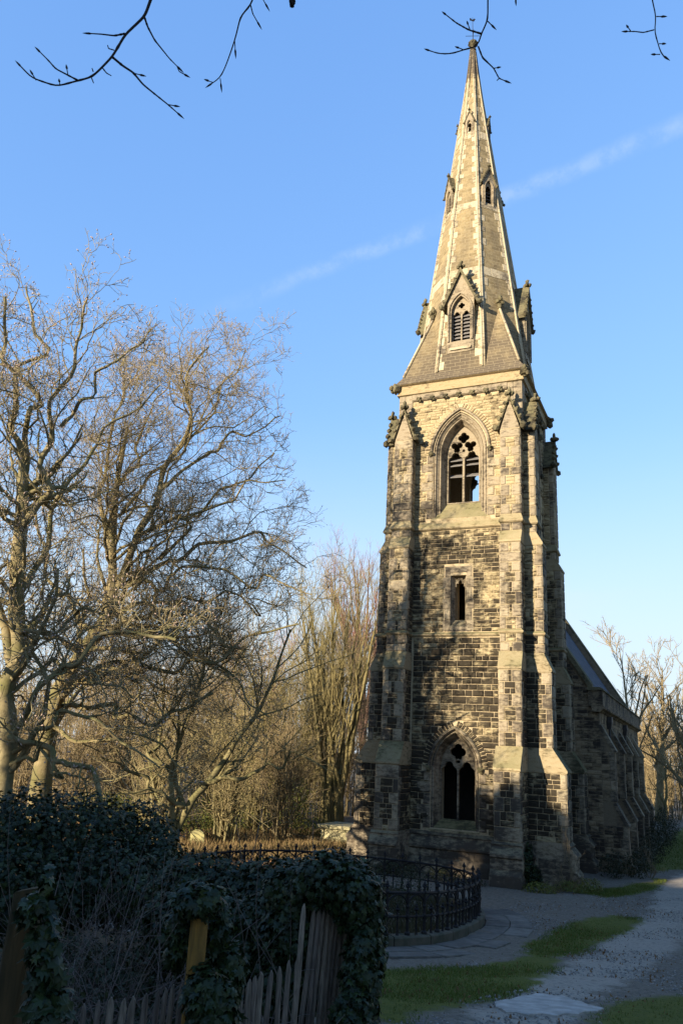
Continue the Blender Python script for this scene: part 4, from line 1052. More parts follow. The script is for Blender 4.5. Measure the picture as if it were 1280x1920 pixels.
branchy('bare_tree', 'spreading bare beech with a thick pale trunk, reaching towards the tower', foot(72, DB), [
    (with_foot(70, DB, [(76, 1440), (88, 1350), (114, 1290), (142, 1222), (178, 1190), (212, 1150), (222, 1100), (212, 1040), (214, 960), (225, 880), (240, 800)]), .42, .06),
    (tr_([(222, 1100), (268, 1000), (290, 930), (308, 870), (328, 800), (345, 720), (392, 650)], DB, [0, -.5, -1, -1.2, -1.5, -1.8, -2]), .26, .03),
    (tr_([(290, 930), (375, 865), (445, 805), (525, 780)], DB, [-1, -.5, 0, .5]), .13, .025),
    (tr_([(214, 1150), (288, 1130), (340, 1150), (400, 1205), (455, 1215)], DB, [0, -1, -2, -2.6, -3]), .15, .03),
    (tr_([(212, 1040), (190, 950), (204, 850), (216, 760), (262, 690)], DB, [0, 1, 1.6, 2, 2.2]), .17, .03),
    (tr_([(222, 1100), (300, 1050), (382, 1010), (470, 990), (575, 1065)], DB, [0, .6, 1, 1.5, 2]), .18, .025),
    (tr_([(300, 1050), (380, 960), (450, 900), (515, 850)], DB, [.6, 0, -.4, -.8]), .12, .025),
    (tr_([(230, 960), (300, 880), (380, 800), (430, 720), (462, 655)], DB, [0, .6, 1.0, 1.2, 1.4]), .12, .02),
    (tr_([(268, 1000), (350, 960), (440, 935), (535, 900)], DB, [-.5, -1.2, -1.8, -2.2]), .12, .02),
    (tr_([(222, 1100), (300, 1100), (400, 1075), (500, 1085), (585, 1115)], DB, [0, -1, -2, -2.5, -3]), .13, .02),
    (tr_([(218, 960), (250, 860), (290, 760), (325, 690)], DB, [0, 1, 1.6, 2]), .12, .02),
    (tr_([(290, 1130), (380, 1120), (460, 1150), (545, 1120)], DB, [-1, -.4, .2, .6]), .10, .02),
    (tr_([(142, 1222), (90, 1190), (40, 1200), (-10, 1160)], DB, [0, .8, 1.4, 1.8]), .12, .03),
    (tr_([(178, 1190), (120, 1130), (92, 1060), (66, 980), (70, 880)], DB, [0, 1, 1.5, 2, 2]), .17, .03),
    (tr_([(142, 1222), (220, 1220), (300, 1260), (380, 1250), (470, 1190), (560, 1170)], DB, [0, -1, -2, -2.8, -3.2, -3.4]), .16, .03),
    (tr_([(88, 1350), (150, 1380), (220, 1370), (290, 1400), (350, 1450)], DB, [0, -1, -2, -3, -3.6]), .13, .02),
    (tr_([(120, 1280), (200, 1270), (280, 1300), (350, 1370), (400, 1400)], DB, [0, .5, 0, -.6, -1]), .13, .02),
    (tr_([(180, 1190), (270, 1190), (360, 1230), (450, 1290), (505, 1345)], DB, [0, -1, -2, -3, -3.4]), .14, .02),
    (tr_([(212, 1150), (300, 1170), (400, 1260), (470, 1330)], DB, [0, .6, .8, 1]), .13, .02),
    (tr_([(100, 1330), (190, 1310), (260, 1340), (330, 1330), (400, 1300)], DB, [0, -1, -2.2, -3, -3.6]), .16, .04)],
    M_BARK_B, 22, LV_BIG, 'bare trees left of the tower', (.07, .016, .35), thin=.62, wander=.30)
# a leaning small tree with mossy limbs
LV_MID = [dict(dens=1.4, ratio=(.3, .6), ang=(22, 55), K=7, wig=.18, trop=.06, tmin=.15, rr=.5, lmax=4, sides=5),
          dict(dens=2.4, ratio=(.3, .6), ang=(22, 60), K=5, wig=.22, trop=.06, tmin=.1, rr=.55, lmax=1.8, sides=4, maxn=2600),
          dict(dens=4.5, ratio=(.3, .7), ang=(20, 60), K=4, wig=.24, trop=.06, tmin=.1, rr=.6, lmax=.8, lmin=.15, sides=3, maxn=14000)]
DC = 32.0
branchy('bare_tree', 'low leaning tree with crooked mossy limbs in front of the thicket', foot(330, DC), [
    (with_foot(322, DC, [(345, 1512), (376, 1470), (412, 1426), (450, 1380), (480, 1344), (520, 1270), (545, 1180)]), .17, .035),
    (with_foot(316, DC, [(320, 1500), (337, 1392), (352, 1340), (371, 1290), (400, 1200), (430, 1110)]), .12, .03),
    (tr_([(345, 1512), (320, 1450), (300, 1380), (310, 1300), (340, 1200)], DC, [0, .5, 1, 1.4, 1.6]), .10, .03),
    (tr_([(376, 1470), (440, 1450), (500, 1440), (560, 1420), (610, 1440)], DC, [0, -.6, -1, -1.4, -1.8]), .10, .02),
    (tr_([(345, 1512), (290, 1490), (240, 1440), (190, 1420)], DC, [0, -.6, -1, -1.4]), .10, .03)], M_BARK_C, 23, LV_MID, 'bare trees left of the tower', wander=.2)
# many-stemmed tree beside the tower
DD = 43.0; st = []
rq = random.Random(4)
for i in range(15):
    x0 = rq.uniform(606, 640); x1 = rq.uniform(545, 725); yt = rq.uniform(1085, 1180) + abs(x1-640)*.25; e = rq.uniform(-1.5, 1.5)
    st.append((with_foot(x0, DD, [(x0+rq.uniform(-4, 4), 1500), (x0+(x1-x0)*.3, 1400), (x0+(x1-x0)*.62, 1270), (x1, yt)], [0, e*.2, e*.6, e]), rq.uniform(.10, .24), .02))
branchy('bare_tree', 'many-stemmed ochre tree standing close to the left of the tower', foot(624, DD), st, M_BARK_D, 24,
    [dict(dens=1.5, ratio=(.22, .45), ang=(12, 34), K=6, wig=.12, trop=.14, tmin=.3, rr=.5, lmax=3, sides=4, maxn=500),
     dict(dens=2.6, ratio=(.3, .6), ang=(14, 40), K=4, wig=.14, trop=.14, tmin=.1, rr=.55, lmax=1.5, sides=3, maxn=3200),
     dict(dens=4.5, ratio=(.3, .7), ang=(14, 45), K=3, wig=.15, trop=.12, tmin=.1, rr=.6, lmax=.8, lmin=.15, sides=3, maxn=11000)], 'bare trees left of the tower')
# reddish tree behind
DE = 62.0; st = []
for i in range(9):
    x1 = rq.uniform(612, 730); yt = 1050 + abs(x1-690)*.45 + rq.uniform(0, 40); st.append((with_foot(680, DE, [(680, 1400), (680+(x1-680)*.4, 1230), (x1, yt)], [0, 0, rq.uniform(-2, 2)]), .26, .03))
branchy('bare_tree', 'reddish fine-twigged bare tree rising far behind the tower', foot(680, DE), st, M_BARK_E, 25,
    [dict(dens=1.0, ratio=(.2, .4), ang=(12, 35), K=6, wig=.1, trop=.12, tmin=.35, rr=.5, lmax=4, sides=4),
     dict(dens=2.2, ratio=(.3, .6), ang=(14, 40), K=4, wig=.12, trop=.12, tmin=.1, rr=.6, lmax=2, sides=3, maxn=2500),
     dict(dens=3.5, ratio=(.3, .7), ang=(14, 45), K=3, wig=.15, trop=.1, tmin=.1, rr=.7, lmax=1., lmin=.2, sides=3, maxn=9000)], 'bare trees behind')
# thicket of shrubs between the trees
def shrub(name, label, px, D, h, wpx, n, mat, seed, group, dens=1., cat='shrub'):
    q = random.Random(seed); f = foot(px, D); st = []; sc = D/FPX*1.06
    for i in range(n):
        a = q.uniform(0, 6.28); b = q.uniform(.2, 1)*wpx*sc; hh = h*q.uniform(.7, 1.05)*(1-.25*(b/(wpx*sc))**2); c = np.array([math.cos(a), math.sin(a)*.7])
        st.append(([f+np.array([c[0]*b*.35, c[1]*b*.35, -.2]), f+np.array([c[0]*b*.45+q.uniform(-.3, .3), c[1]*b*.45, hh*.35]), f+np.array([c[0]*b*.6, c[1]*b*.6, hh*.7]), f+np.array([c[0]*b, c[1]*b, hh])], q.uniform(.03, .07)*min(1, h/4), .012*min(1, h/4)))
    return branchy(name, label, f, st, mat, seed, [dict(dens=1.9*dens, ratio=(.2, .5), ang=(20, 60), K=5, wig=.26, trop=.05, tmin=.08, rr=.55, lmax=2.6, sides=4, maxn=900, rmin=.014*min(1, h/4)),
        dict(dens=4.2*dens, ratio=(.35, .8), ang=(20, 65), K=4, wig=.28, trop=.04, tmin=.06, rr=.6, lmax=1.3, lmin=.3, sides=3, maxn=5200, rmin=.009*min(1, h/4))], group, None, cat, 5)
G1 = 'bare shrubs in the thicket'
SH = [(110, 46, 8.5, 'brown thicket shrub behind the thick pale trunk', M_BARK_F, 80), (220, 44, 8.0, 'tangled shrub left of the leaning tree', M_BARK_F, 75), (300, 52, 10, 'dense brown shrub far behind the leaning tree', M_BARK_F, 85), (400, 47, 10.5, 'brown bushy shrub right of the leaning tree', M_BARK_F, 80),
      (470, 42, 9.5, 'ochre shrub in the middle of the thicket', M_BARK_D, 70), (545, 49, 11.5, 'tall ochre shrub left of the many-stemmed tree', M_BARK_D, 60), (520, 40, 6.5, 'low tangled shrub over the dry grass', M_BARK_F, 65), (590, 54, 12, 'brown shrub behind the many-stemmed tree', M_BARK_F, 60),
      (20, 42, 8, 'thicket shrub at the far left edge', M_BARK_F, 75), (420, 37, 6.0, 'low twiggy shrub behind the iron railing', M_BARK_C, 70), (170, 58, 12, 'tall faint shrub far back between the two big trunks', M_BARK_F, 80), (470, 60, 14, 'tall brown shrub far back in the middle', M_BARK_E, 85),
      (270, 37, 5.0, 'low shrub under the crooked mossy limbs', M_BARK_C, 65), (640, 58, 12, 'brown shrub at the back beside the tower', M_BARK_F, 60), (350, 64, 14, 'pale brown shrub far back left of the middle', M_BARK_D, 80)]
for i, (px, D, h, lab, mt, wp) in enumerate(SH): shrub('thicket_shrub', lab, px, D, h, wp, 16, mt, 40+i, G1, 1.15)
# trees beyond the nave, right
LV_FAR = [dict(dens=1.5, ratio=(.25, .5), ang=(22, 50), K=7, wig=.15, trop=.07, tmin=.2, rr=.5, lmax=6, sides=5),
          dict(dens=2.2, ratio=(.3, .55), ang=(22, 55), K=5, wig=.2, trop=.06, tmin=.1, rr=.6, lmax=3, sides=3, maxn=2200, rmin=.025),
          dict(dens=3.2, ratio=(.3, .7), ang=(20, 60), K=3, wig=.22, trop=.06, tmin=.1, rr=.7, lmax=1.6, lmin=.25, sides=3, maxn=12000, rmin=.014)]
DG = 75.0
up_r = lambda pts: [(x, y - .24*max(0, 1500-y)) for x, y in pts]
def tr_r(pts, D): return tr_(up_r(pts), D)
def with_foot_r(px, D, pts): return with_foot(px, D, up_r(pts))
branchy('bare_tree', 'slender bare tree whose twigs show above the far parapet', foot(1180, 66), [(with_foot_r(1188, 66, [(1186, 1480), (1180, 1400), (1172, 1330), (1160, 1270)]), .22, .03), (tr_r([(1180, 1400), (1200, 1340), (1215, 1290)], 66), .1, .02), (tr_r([(1180, 1400), (1225, 1340), (1258, 1305)], 66), .1, .02)], M_BARK_F, 61, LV_FAR, 'bare trees right of the nave')
branchy('bare_tree', 'bare tree with a sunlit crown beyond the nave', foot(1238, DG), [(with_foot_r(1238, DG, [(1236, 1500), (1238, 1420), (1242, 1350), (1240, 1300)]), .38, .05), (tr_r([(1237, 1450), (1218, 1400), (1212, 1340)], DG), .16, .03), (tr_r([(1238, 1420), (1262, 1380), (1275, 1330)], DG), .16, .03)], M_BARK_F, 62, LV_FAR, 'bare trees right of the nave')
branchy('bare_tree', 'bare tree cut off by the right edge of the view', foot(1290, 70), [(with_foot_r(1292, 70, [(1290, 1500), (1288, 1420), (1280, 1350), (1282, 1300)]), .36, .05), (tr_r([(1288, 1430), (1262, 1390), (1254, 1340)], 70), .16, .03)], M_BARK_F, 63, LV_FAR, 'bare trees right of the nave')
branchy('bare_tree', 'thin yellowish trunk at the edge of the far wood', foot(1245, 62), [(with_foot(1245, 62, [(1247, 1520), (1248, 1470), (1246, 1430)]), .14, .04), (tr_([(1247, 1545), (1238, 1520), (1232, 1500)], 62), .07, .02)], M_BARK_D, 64, LV_FAR[1:], 'bare trees right of the nave')
for i, (px, D, h, lab) in enumerate([(1215, 82, 10, 'brown shrubby growth beyond the last buttress'), (1260, 80, 9, 'brown shrubby growth beyond the grass'), (1300, 78, 9, 'brown shrubby growth at the right edge')]):
    shrub('thicket_shrub', lab, px, D, h, 55, 18, M_BARK_F, 70+i, 'shrubs beyond the grass', .8)

# ------------------------------------------------------------------ leaves
IVY_T = np.array([(0,.34,.06),(0,0,0),(.30,-.12,-.02),(.52,.18,-.06),(.30,.32,.02),(.36,.62,-.05),(.13,.60,.02),(0,1.0,-.08),(-.13,.60,.02),(-.36,.62,-.05),(-.30,.32,.02),(-.52,.18,-.06),(-.30,-.12,-.02)])
IVY_F = np.array([(0, i, i+1 if i < 12 else 1) for i in range(1, 13)])
OVAL_T = np.array([(0,0,0),(.24,.3,-.03),(.2,.7,-.03),(0,1,0),(-.2,.7,-.03),(-.24,.3,-.03),(0,.5,.04)]); OVAL_F = np.array([(6,0,1),(6,1,2),(6,2,3),(6,3,4),(6,4,5),(6,5,0)])
SPRAY_T = np.array([(0,0,0),(.3,.45,-.04),(0,1,0),(-.3,.45,-.04)]); SPRAY_F = np.array([(0,1,2),(0,2,3)])
BLADE_T = np.array([(-.5,0,0),(.5,0,0),(.3,.55,.05),(0,1,.22)]); BLADE_F = np.array([(0,1,2),(0,2,3)])
def leaf_frames(rng, pos, nrm, jit, droop=1.):
    n = unit(nrm + rng.normal(0, jit, pos.shape)); d = np.array([[0, 0, -droop]]) + rng.normal(0, .7, pos.shape); y = unit(d - n*(d*n).sum(1, keepdims=True)); x = np.cross(y, n)
    return np.stack([x, y, n], -1)
def leaf_mesh(T, F, pos, M, size):
    V = pos[:, None] + np.einsum('nij,kj->nki', M, T)*size[:, None, None]
    return V.reshape(-1, 3), (np.arange(len(pos))[:, None, None]*len(T) + F[None]).reshape(-1, 3)
def on_blobs(rng, blobs, n, shell=.12, zmin=None):
    """points and outward normals over a cluster of ellipsoids (cx,cy,cz,rx,ry,rz), only where not deep inside another"""
    B = np.array(blobs); w = (B[:, 3]*B[:, 5]); i = rng.choice(len(B), n*2, p=w/w.sum()); d = unit(rng.normal(size=(len(i), 3)))
    r = 1 - np.abs(rng.normal(0, shell, len(i))); lump = 1 + .12*np.sin(d[:, 0]*7+i)*np.sin(d[:, 2]*8+i*2) ; P = B[i, :3] + d*B[i, 3:]*(r*lump)[:, None]; N = unit(d/B[i, 3:])
    ok = np.ones(len(i), bool)
    for b in range(len(B)):
        q = (((P - B[b, :3])/B[b, 3:])**2).sum(1); ok &= (q > .55) | (i == b)
    ok &= P[:, 2] > gz(P[:, 0], P[:, 1]) + .02
    k = np.flatnonzero(ok)[:n]; return P[k], N[k]
def foliage(name, blobs, n, size, mat, parent, seed, T=IVY_T, F=IVY_F, jit=.45, shell=.12, kind='stuff', droop=1.):
    rng = np.random.default_rng(seed); P, N = on_blobs(rng, blobs, n, shell); M = leaf_frames(rng, P, N + np.array([0, 0, .35]), jit, droop); s = rng.uniform(size[0], size[1], len(P))
    V, Fa = leaf_mesh(T, F, P, M, s); return np_mesh(name, V, Fa, mat, parent, np.repeat(rng.random(len(P))**1.8, len(T)), False, kind)
def blob(px, py, D, rx, ry, rz): p = at(px, py, D); return (p[0], p[1], p[2], rx, ry, rz)

# ------------------------------------------------------------------ the wood on the bank behind the camera, which shades the foreground
def evergreen(s, t, top, rad, label, seed, n=9000):
    p = s*SN - t*SD; z0 = float(gz(p[0], p[1])); root = empty('evergreen_tree', (p[0], p[1], z0)); tag(root, label, 'tree', 'evergreen trees on the bank behind the viewpoint')
    q = random.Random(seed); h = top - z0
    m = MB(); m.tube([(p[0], p[1], z0-.2), (p[0]+.1, p[1], z0+h*.4), (p[0], p[1]+.1, z0+h*.85)], [.28, .2, .06], 8); m.build('trunk', M_BARK_F, root)
    blobs = []
    for i in range(11):
        a = q.uniform(0, 6.28); u = q.uniform(.1, .95); rr = rad*(1-.55*u)*q.uniform(.4, .9); c = rad*(.9-.5*u)
        blobs.append((p[0]+rr*math.cos(a), p[1]+rr*math.sin(a), z0+1.6+(h-2.6)*u, c*.62, c*.62, q.uniform(1.0, 1.7)))
    blobs.append((p[0], p[1], top-1.2, rad*.4, rad*.4, 1.3))
    foliage('crown', blobs, n, (.25, .5), M_EVERG, root, seed, SPRAY_T, SPRAY_F, .7, .3, 'stuff')
SHADE = [(.3, 45, 16.2, 2.7), (4.2, 43, 14.2, 2.8), (7.8, 46, 14.4, 3.0), (11.5, 44, 14.5, 3.2), (15.5, 46, 15, 3.2), (19.5, 44, 14.5, 3.2), (23.5, 46, 15, 3.2), (27.5, 44, 14.5, 3.2), (31.5, 46, 15, 3.2),
         (2.3, 50, 16.0, 2.4), (5.8, 50, 14.6, 3), (9.6, 49, 14.5, 3), (17.5, 49, 15.5, 3.2), (25.5, 49, 15, 3.2), (13.5, 50, 15.5, 3.2), (21.5, 51, 15.5, 3.4), (29, 51, 15, 3.4)]
def branch_shadow_tree():  # bare tree added out of view to throw branch shadows on the tower
    p = -.2*SN - 25.5*SD; g = float(gz(p[0], p[1])); b = np.array([p[0], p[1], g]); q = random.Random(77); st = [([b-np.array([0, 0, .3]), b+np.array([.2, 0, 6]), b+np.array([0, .3, 12]), b+np.array([.3, 0, 17])], .26, .05)]
    for i in range(9):
        a = q.uniform(0, 6.28); z = q.uniform(5, 13); st.append(([b+np.array([0, 0, z]), b+np.array([1.5*math.cos(a), 1.5*math.sin(a), z+2]), b+np.array([3.0*math.cos(a), 3.0*math.sin(a), z+4])], .13, .03))
    branchy('bare_tree', 'unseen bare tree left of the view, added to cast branch shadows', b, st, M_BARK_A, 78, [dict(LV_MID[0], dens=1.0, lmax=2.6), dict(LV_MID[1], dens=1.4)], None, wander=.3)
branch_shadow_tree()
NM = ['first', 'second', 'third', 'fourth', 'fifth', 'sixth', 'seventh', 'eighth', 'ninth', 'tenth', 'eleventh', 'twelfth', 'thirteenth', 'fourteenth', 'fifteenth', 'sixteenth', 'seventeenth']
for x_, y_, tp, rd_, lab in [(17, -27, 14, 3.4, 'nearest the viewpoint'), (18.5, -19, 15, 3.6, 'second along the path'), (17.5, -11, 14.5, 3.4, 'third along the path'), (18.5, -3, 15, 3.6, 'opposite the tower'), (18, 5, 14.5, 3.4, 'opposite the nave'), (19, 13, 15, 3.6, 'beyond the nave'), (20, 22, 15, 3.6, 'last along the grass')]:
    p_ = np.array([x_, y_]); evergreen(float(p_@SN), float(-(p_@SD)), tp, rd_, 'unseen dense evergreen tree added right of the path to block sky light, ' + lab, 230+int(y_), 7000)  # row added out of view; it blocks sky light from the right-hand faces
for x_, y_, tp, rd_, lab in [(-6.5, -31.5, 11, 2.8, 'just left of the view'), (-3.5, -36, 12, 2.8, 'farther left of the viewpoint')]:
    p_ = np.array([x_, y_]); evergreen(float(p_@SN), float(-(p_@SD)), tp, rd_, 'unseen dense evergreen tree added to block sky light, ' + lab, 290+int(y_), 7000)  # pair added out of view to cut the sky fill on the foreground
for i, (s_, t_, tp, rd_) in enumerate(SHADE): evergreen(s_, t_, tp, rd_, 'dense evergreen tree on the bank behind the viewpoint, %s from the left' % NM[i], 200+i, 15000 if i < 3 else 8000)

# ------------------------------------------------------------------ beech twigs hanging into the top of the view
def overhang():
    base = np.array([12.4, -37.6, 0.]); base[2] = float(gz(base[0], base[1])); root = empty('overhanging_beech', tuple(base)); tag(root, 'dark budded beech twigs hanging into the top of the view', 'tree')
    DO = 2.0
    def T(pts, e=0.): return [at(x, y, DO + e + .0006*i*20) for i, (x, y) in enumerate(pts)]
    limb = [(12.4, -37.6, base[2]-.2), (12.3, -37.4, 5.5), (12.0, -37.0, 7.6), tuple(at(1500, -700, 1.2)), tuple(at(1230, -420, 1.9)), tuple(at(914, -330, 2.0)), tuple(at(480, -300, 2.0)), tuple(at(300, -240, 2.0))]
    m = MB(); m.tube([tuple(p) for p in resample(limb, 26)], list(np.linspace(.22, .012, 26)), 8); m.build('trunk', M_BLACKB, root, True)
    TW = [ # main twig, side twigs (each with start and end radius in mm)
      [([(300, -240), (294, -80), (286, -10), (272, 30), (235, 65), (211, 106), (188, 130), (172, 145), (147, 151), (107, 162), (60, 146), (40, 125)], 6.5, 1.8, 1),
       ([(235, 63), (215, 67), (190, 64), (172, 63)], 2.6, 1.6, 1), ([(271, 32), (277, 50), (290, 75), (318, 110), (332, 124)], 3.0, 1.5, 1), ([(332, 124), (336, 134), (345, 139)], 1.4, 1.2, 1),
       ([(211, 107), (230, 123), (250, 136), (268, 158), (285, 172), (315, 196), (332, 211)], 3.2, 1.5, 1), ([(315, 196), (326, 198)], 1.5, 1.2, 1), ([(250, 137), (262, 140)], 1.5, 1.2, 1), ([(147, 151), (105, 129), (90, 112), (76, 98)], 2.4, 1.4, 1),
       ([(128, 142), (126, 130)], 1.4, 1.2, 1), ([(113, 160), (112, 154)], 1.4, 1.2, 1), ([(68, 150), (62, 140)], 1.4, 1.2, 1), ([(214, 94), (204, 91), (202, 85)], 1.6, 1.3, 0), ([(172, 146), (176, 156)], 1.6, 1.2, 0), ([(193, 128), (200, 137), (209, 142)], 1.7, 1.2, 0), ([(175, 134), (173, 128)], 1.6, 1.2, 0)],
      [([(500, -300), (488, -80), (476, -8), (470, 10), (451, 30), (443, 65), (436, 88), (424, 122), (413, 146), (398, 156)], 4.5, 1.4, 1), ([(470, 10), (474, 26), (482, 40)], 2.0, 1.4, 1), ([(440, 76), (441, 92)], 1.5, 1.2, 1), ([(413, 147), (414, 156)], 1.4, 1.1, 1), ([(400, 155), (392, 152)], 1.3, 1.1, 1), ([(488, -10), (497, 6)], 1.6, 1.3, 1)],
      [([(914, -330), (915, -80), (914, 0), (914, 40), (901, 63), (896, 87), (868, 93), (848, 101), (822, 101), (805, 95)], 4.8, 1.6, 1), ([(901, 63), (878, 56), (855, 43), (836, 28)], 2.5, 1.5, 1), ([(896, 87), (904, 108), (925, 128), (935, 147), (945, 151)], 2.4, 1.4, 1), ([(914, 40), (920, 46)], 1.8, 1.4, 1), ([(881, 57), (877, 46)], 1.5, 1.2, 1), ([(868, 93), (860, 90)], 1.5, 1.2, 1), ([(925, 128), (931, 127)], 1.4, 1.2, 1), ([(935, 147), (931, 151)], 1.4, 1.1, 0)],
      [([(1225, -420), (1212, -100), (1220, -10), (1226, 20), (1230, 31), (1225, 56), (1230, 75), (1235, 84), (1236, 100), (1243, 105)], 3.8, 1.3, 1), ([(1225, 56), (1205, 61), (1190, 59), (1176, 59)], 1.9, 1.3, 1), ([(1182, 59), (1177, 52)], 1.3, 1.1, 1), ([(1230, 31), (1238, 31)], 1.5, 1.2, 1), ([(1235, 82), (1240, 82)], 1.3, 1.1, 1), ([(1236, 102), (1228, 102)], 1.3, 1.1, 1)],
      [([(960, -330), (962, -60), (966, -2)], 2.2, 1.4, 1)]]
    tg = random.Random(3)
    for tws in TW:
        par = None
        for j, (pts, r0, r1, bd) in enumerate(tws):
            P = T(pts); m = MB(); n = max(8, len(P)*7); Q = resample(P, n); rad = np.linspace(r0, r1, n)/1000*1.1
            rad = rad*np.array([1+.25*(tg.random() < .2) for _ in range(n)])
            m.tube([tuple(p) for p in Q], list(rad), 6)
            if bd:
                d = unit(np.array(P[-1]) - np.array(P[-2])); e = np.array(P[-1]); L = .028; m.tube([tuple(e+d*L*k) for k in (0, .25, .6, 1.0)], [.0017, .0034, .0026, .0003], 6)
            o = m.build('twig', M_BLACKB, par if par is not None else root, True)
            if par is None: par = o
    m = MB(); c = at(547, 4, DO); 
    for q in range(9): m.lump(c + np.array([tg.uniform(-.008, .008), tg.uniform(-.008, .008), tg.uniform(-.008, .012)]), .009, tg)
    m.tube([tuple(c), tuple(at(549, -60, DO)), tuple(at(520, -290, DO))], .0018, 5); m.build('seed_husk', M_BLACKB, root)
overhang()

# ------------------------------------------------------------------ the railed plot, its kerb and flagstones
RC, RX, RY, RN = np.array([-.8, -13.7]), 4.15, 4.75, 2.9
def oval(th, e=0.):
    c, s = math.cos(th), math.sin(th); r = (abs(c/(RX+e))**RN + abs(s/(RY+e))**RN)**(-1/RN); return np.array([RC[0]+r*c, RC[1]+r*s])
def oval_table(n=720):
    th = np.linspace(0, 2*math.pi, n+1); P = np.array([oval(t) for t in th]); s = np.r_[0, np.cumsum(np.linalg.norm(np.diff(P, axis=0), axis=1))]; return th, s
_th, _s = oval_table()
def oval_at(s, e=0.): return oval(float(np.interp(s % _s[-1], _s, _th)), e)
plot = empty('railed_plot', (RC[0], RC[1], float(gz(*RC)))); tag(plot, 'rounded burial plot enclosed by low ornate black iron railings on a stone kerb', 'railing')
NP = round(_s[-1]/.60); step = _s[-1]/NP
def kz(p): return float(gz(p[0], p[1]))
KH = .24
nk = 26
for i in range(nk):
    m = MB(); rs = []
    for j in range(5):
        s = _s[-1]*(i + .012 + j/4*.976)/nk; a, b = oval_at(s, -.14), oval_at(s, .14); z = kz(a); rs.append([(a[0], a[1], z-.2), (b[0], b[1], z-.2), (b[0], b[1], z+KH-.03), (b[0]*.9+a[0]*.1, b[1]*.9+a[1]*.1, z+KH), (a[0], a[1], z+KH)])
    m.rings(rs, True, True, True, srng.random()); m.build('kerb_stone', M_KERB, plot)
def rail(zoff, r):
    m = MB(); pts = []
    for j in range(97): p = oval_at(_s[-1]*j/96); pts.append((p[0], p[1], kz(p)+KH+zoff))
    m.tube(pts, r, 6, cap=False); m.build('rail', M_IRON, plot)
rail(.80, .032); rail(.34, .022)
bars = None
for i in range(NP):
    p = oval_at(i*step); z = kz(p)+KH; m = MB()
    m.lathe((p[0], p[1], z), [(0.065, -.02), (0.065, .03), (0.035, .06), (0.035, .28), (0.052, .32), (0.052, .36), (0.035, .40), (0.032, .50), (0.046, .54), (0.032, .58), (0.032, .78), (0.049, .80), (0.049, .83), (0.026, .86), (0.023, .90), (0.065, .925), (0.029, .95), (0.043, .97), (0.017, 1.02), (0.000, 1.05)], 8)
    for a in range(4): m.lump((p[0]+.04*math.cos(a*1.571), p[1]+.04*math.sin(a*1.571), z+.935), .026, srng)
    m.build('baluster', M_IRON, plot)
    p2 = oval_at((i+.5)*step); z2 = kz(p2)+KH; m = MB()
    m.lathe((p2[0], p2[1], z2), [(0.041, -.02), (0.023, .03), (0.020, .3), (0.038, .32), (0.038, .36), (0.020, .38), (0.017, .44), (0.058, .48), (0.023, .51), (0.032, .54), (0.000, .60)], 7)
    for a in range(4): m.lump((p2[0]+.035*math.cos(a*1.571), p2[1]+.035*math.sin(a*1.571), z2+.49), .024, srng)
    m.build('spike', M_IRON, plot)
    m = MB(); pts = []
    for j in range(9):
        t = j/8; q = oval_at((i+t)*step); pts.append((q[0], q[1], kz(q)+KH+.56+.21*math.sin(math.pi*t)**.6))
    m.tube(pts, .02, 5); m.build('arch_bar', M_IRON, plot)
# flagstones round the plot
pav = MB(); fl = random.Random(12); s = 0; pv = empty('pavement', (RC[0], RC[1], 0)); pv['kind'] = 'structure'; pv['label'] = 'uneven flagstones laid around the railed plot'
s_lo, s_hi = _s[-1]*.60, _s[-1]*1.13
s = s_lo
while s < s_hi:
    L = fl.uniform(.65, 1.15); w = .16
    for row in range(2 if fl.random() < .75 else 1):
        e0 = .17 + row*.62; e1 = e0 + (.60 if row == 0 else fl.uniform(.45, .62)); P = []; hz = fl.uniform(.02, .055); dz = fl.uniform(-.015, .015)
        for a, e in ((s+.012, e0), (s+L-.012, e0), (s+L-.012+fl.uniform(-.03, 0), e1), (s+.012+fl.uniform(0, .03), e1)):
            q = oval_at(a, e); P.append((q[0], q[1], kz(q)+hz+fl.uniform(-.006, .006)))
        c = np.mean(np.array(P), 0); top = [tuple(np.array(v)*.97 + c*.03) for v in P]; low = [(v[0], v[1], v[2]-.012) for v in P]; bot = [(v[0], v[1], v[2]-.12) for v in P]
        m = MB(); m.rings([bot, low, top], True, False, True, fl.random()); m.build('flagstone', M_FLAG, pv)
    s += L
# growth inside the plot
rt = empty('plot_brambles', (RC[0], RC[1], float(gz(*RC)))); tag(rt, 'dull green brambles filling the railed plot', 'bush')
pb = []; q = random.Random(8)
for i in range(26):
    a, r = q.uniform(0, 6.28), 3.0*math.sqrt(q.random()); x, y = RC[0]+r*math.cos(a)-.3, RC[1]+r*math.sin(a); h = q.uniform(.3, .65) + (.5 if y > -13 and x > -2 else 0); pb.append((x, y, float(gz(x, y))+h*.5, q.uniform(.5, .9), q.uniform(.5, .9), h))
foliage('foliage', pb, 20000, (.03, .065), M_IVY2, rt, 301, OVAL_T, OVAL_F, .8, .25)

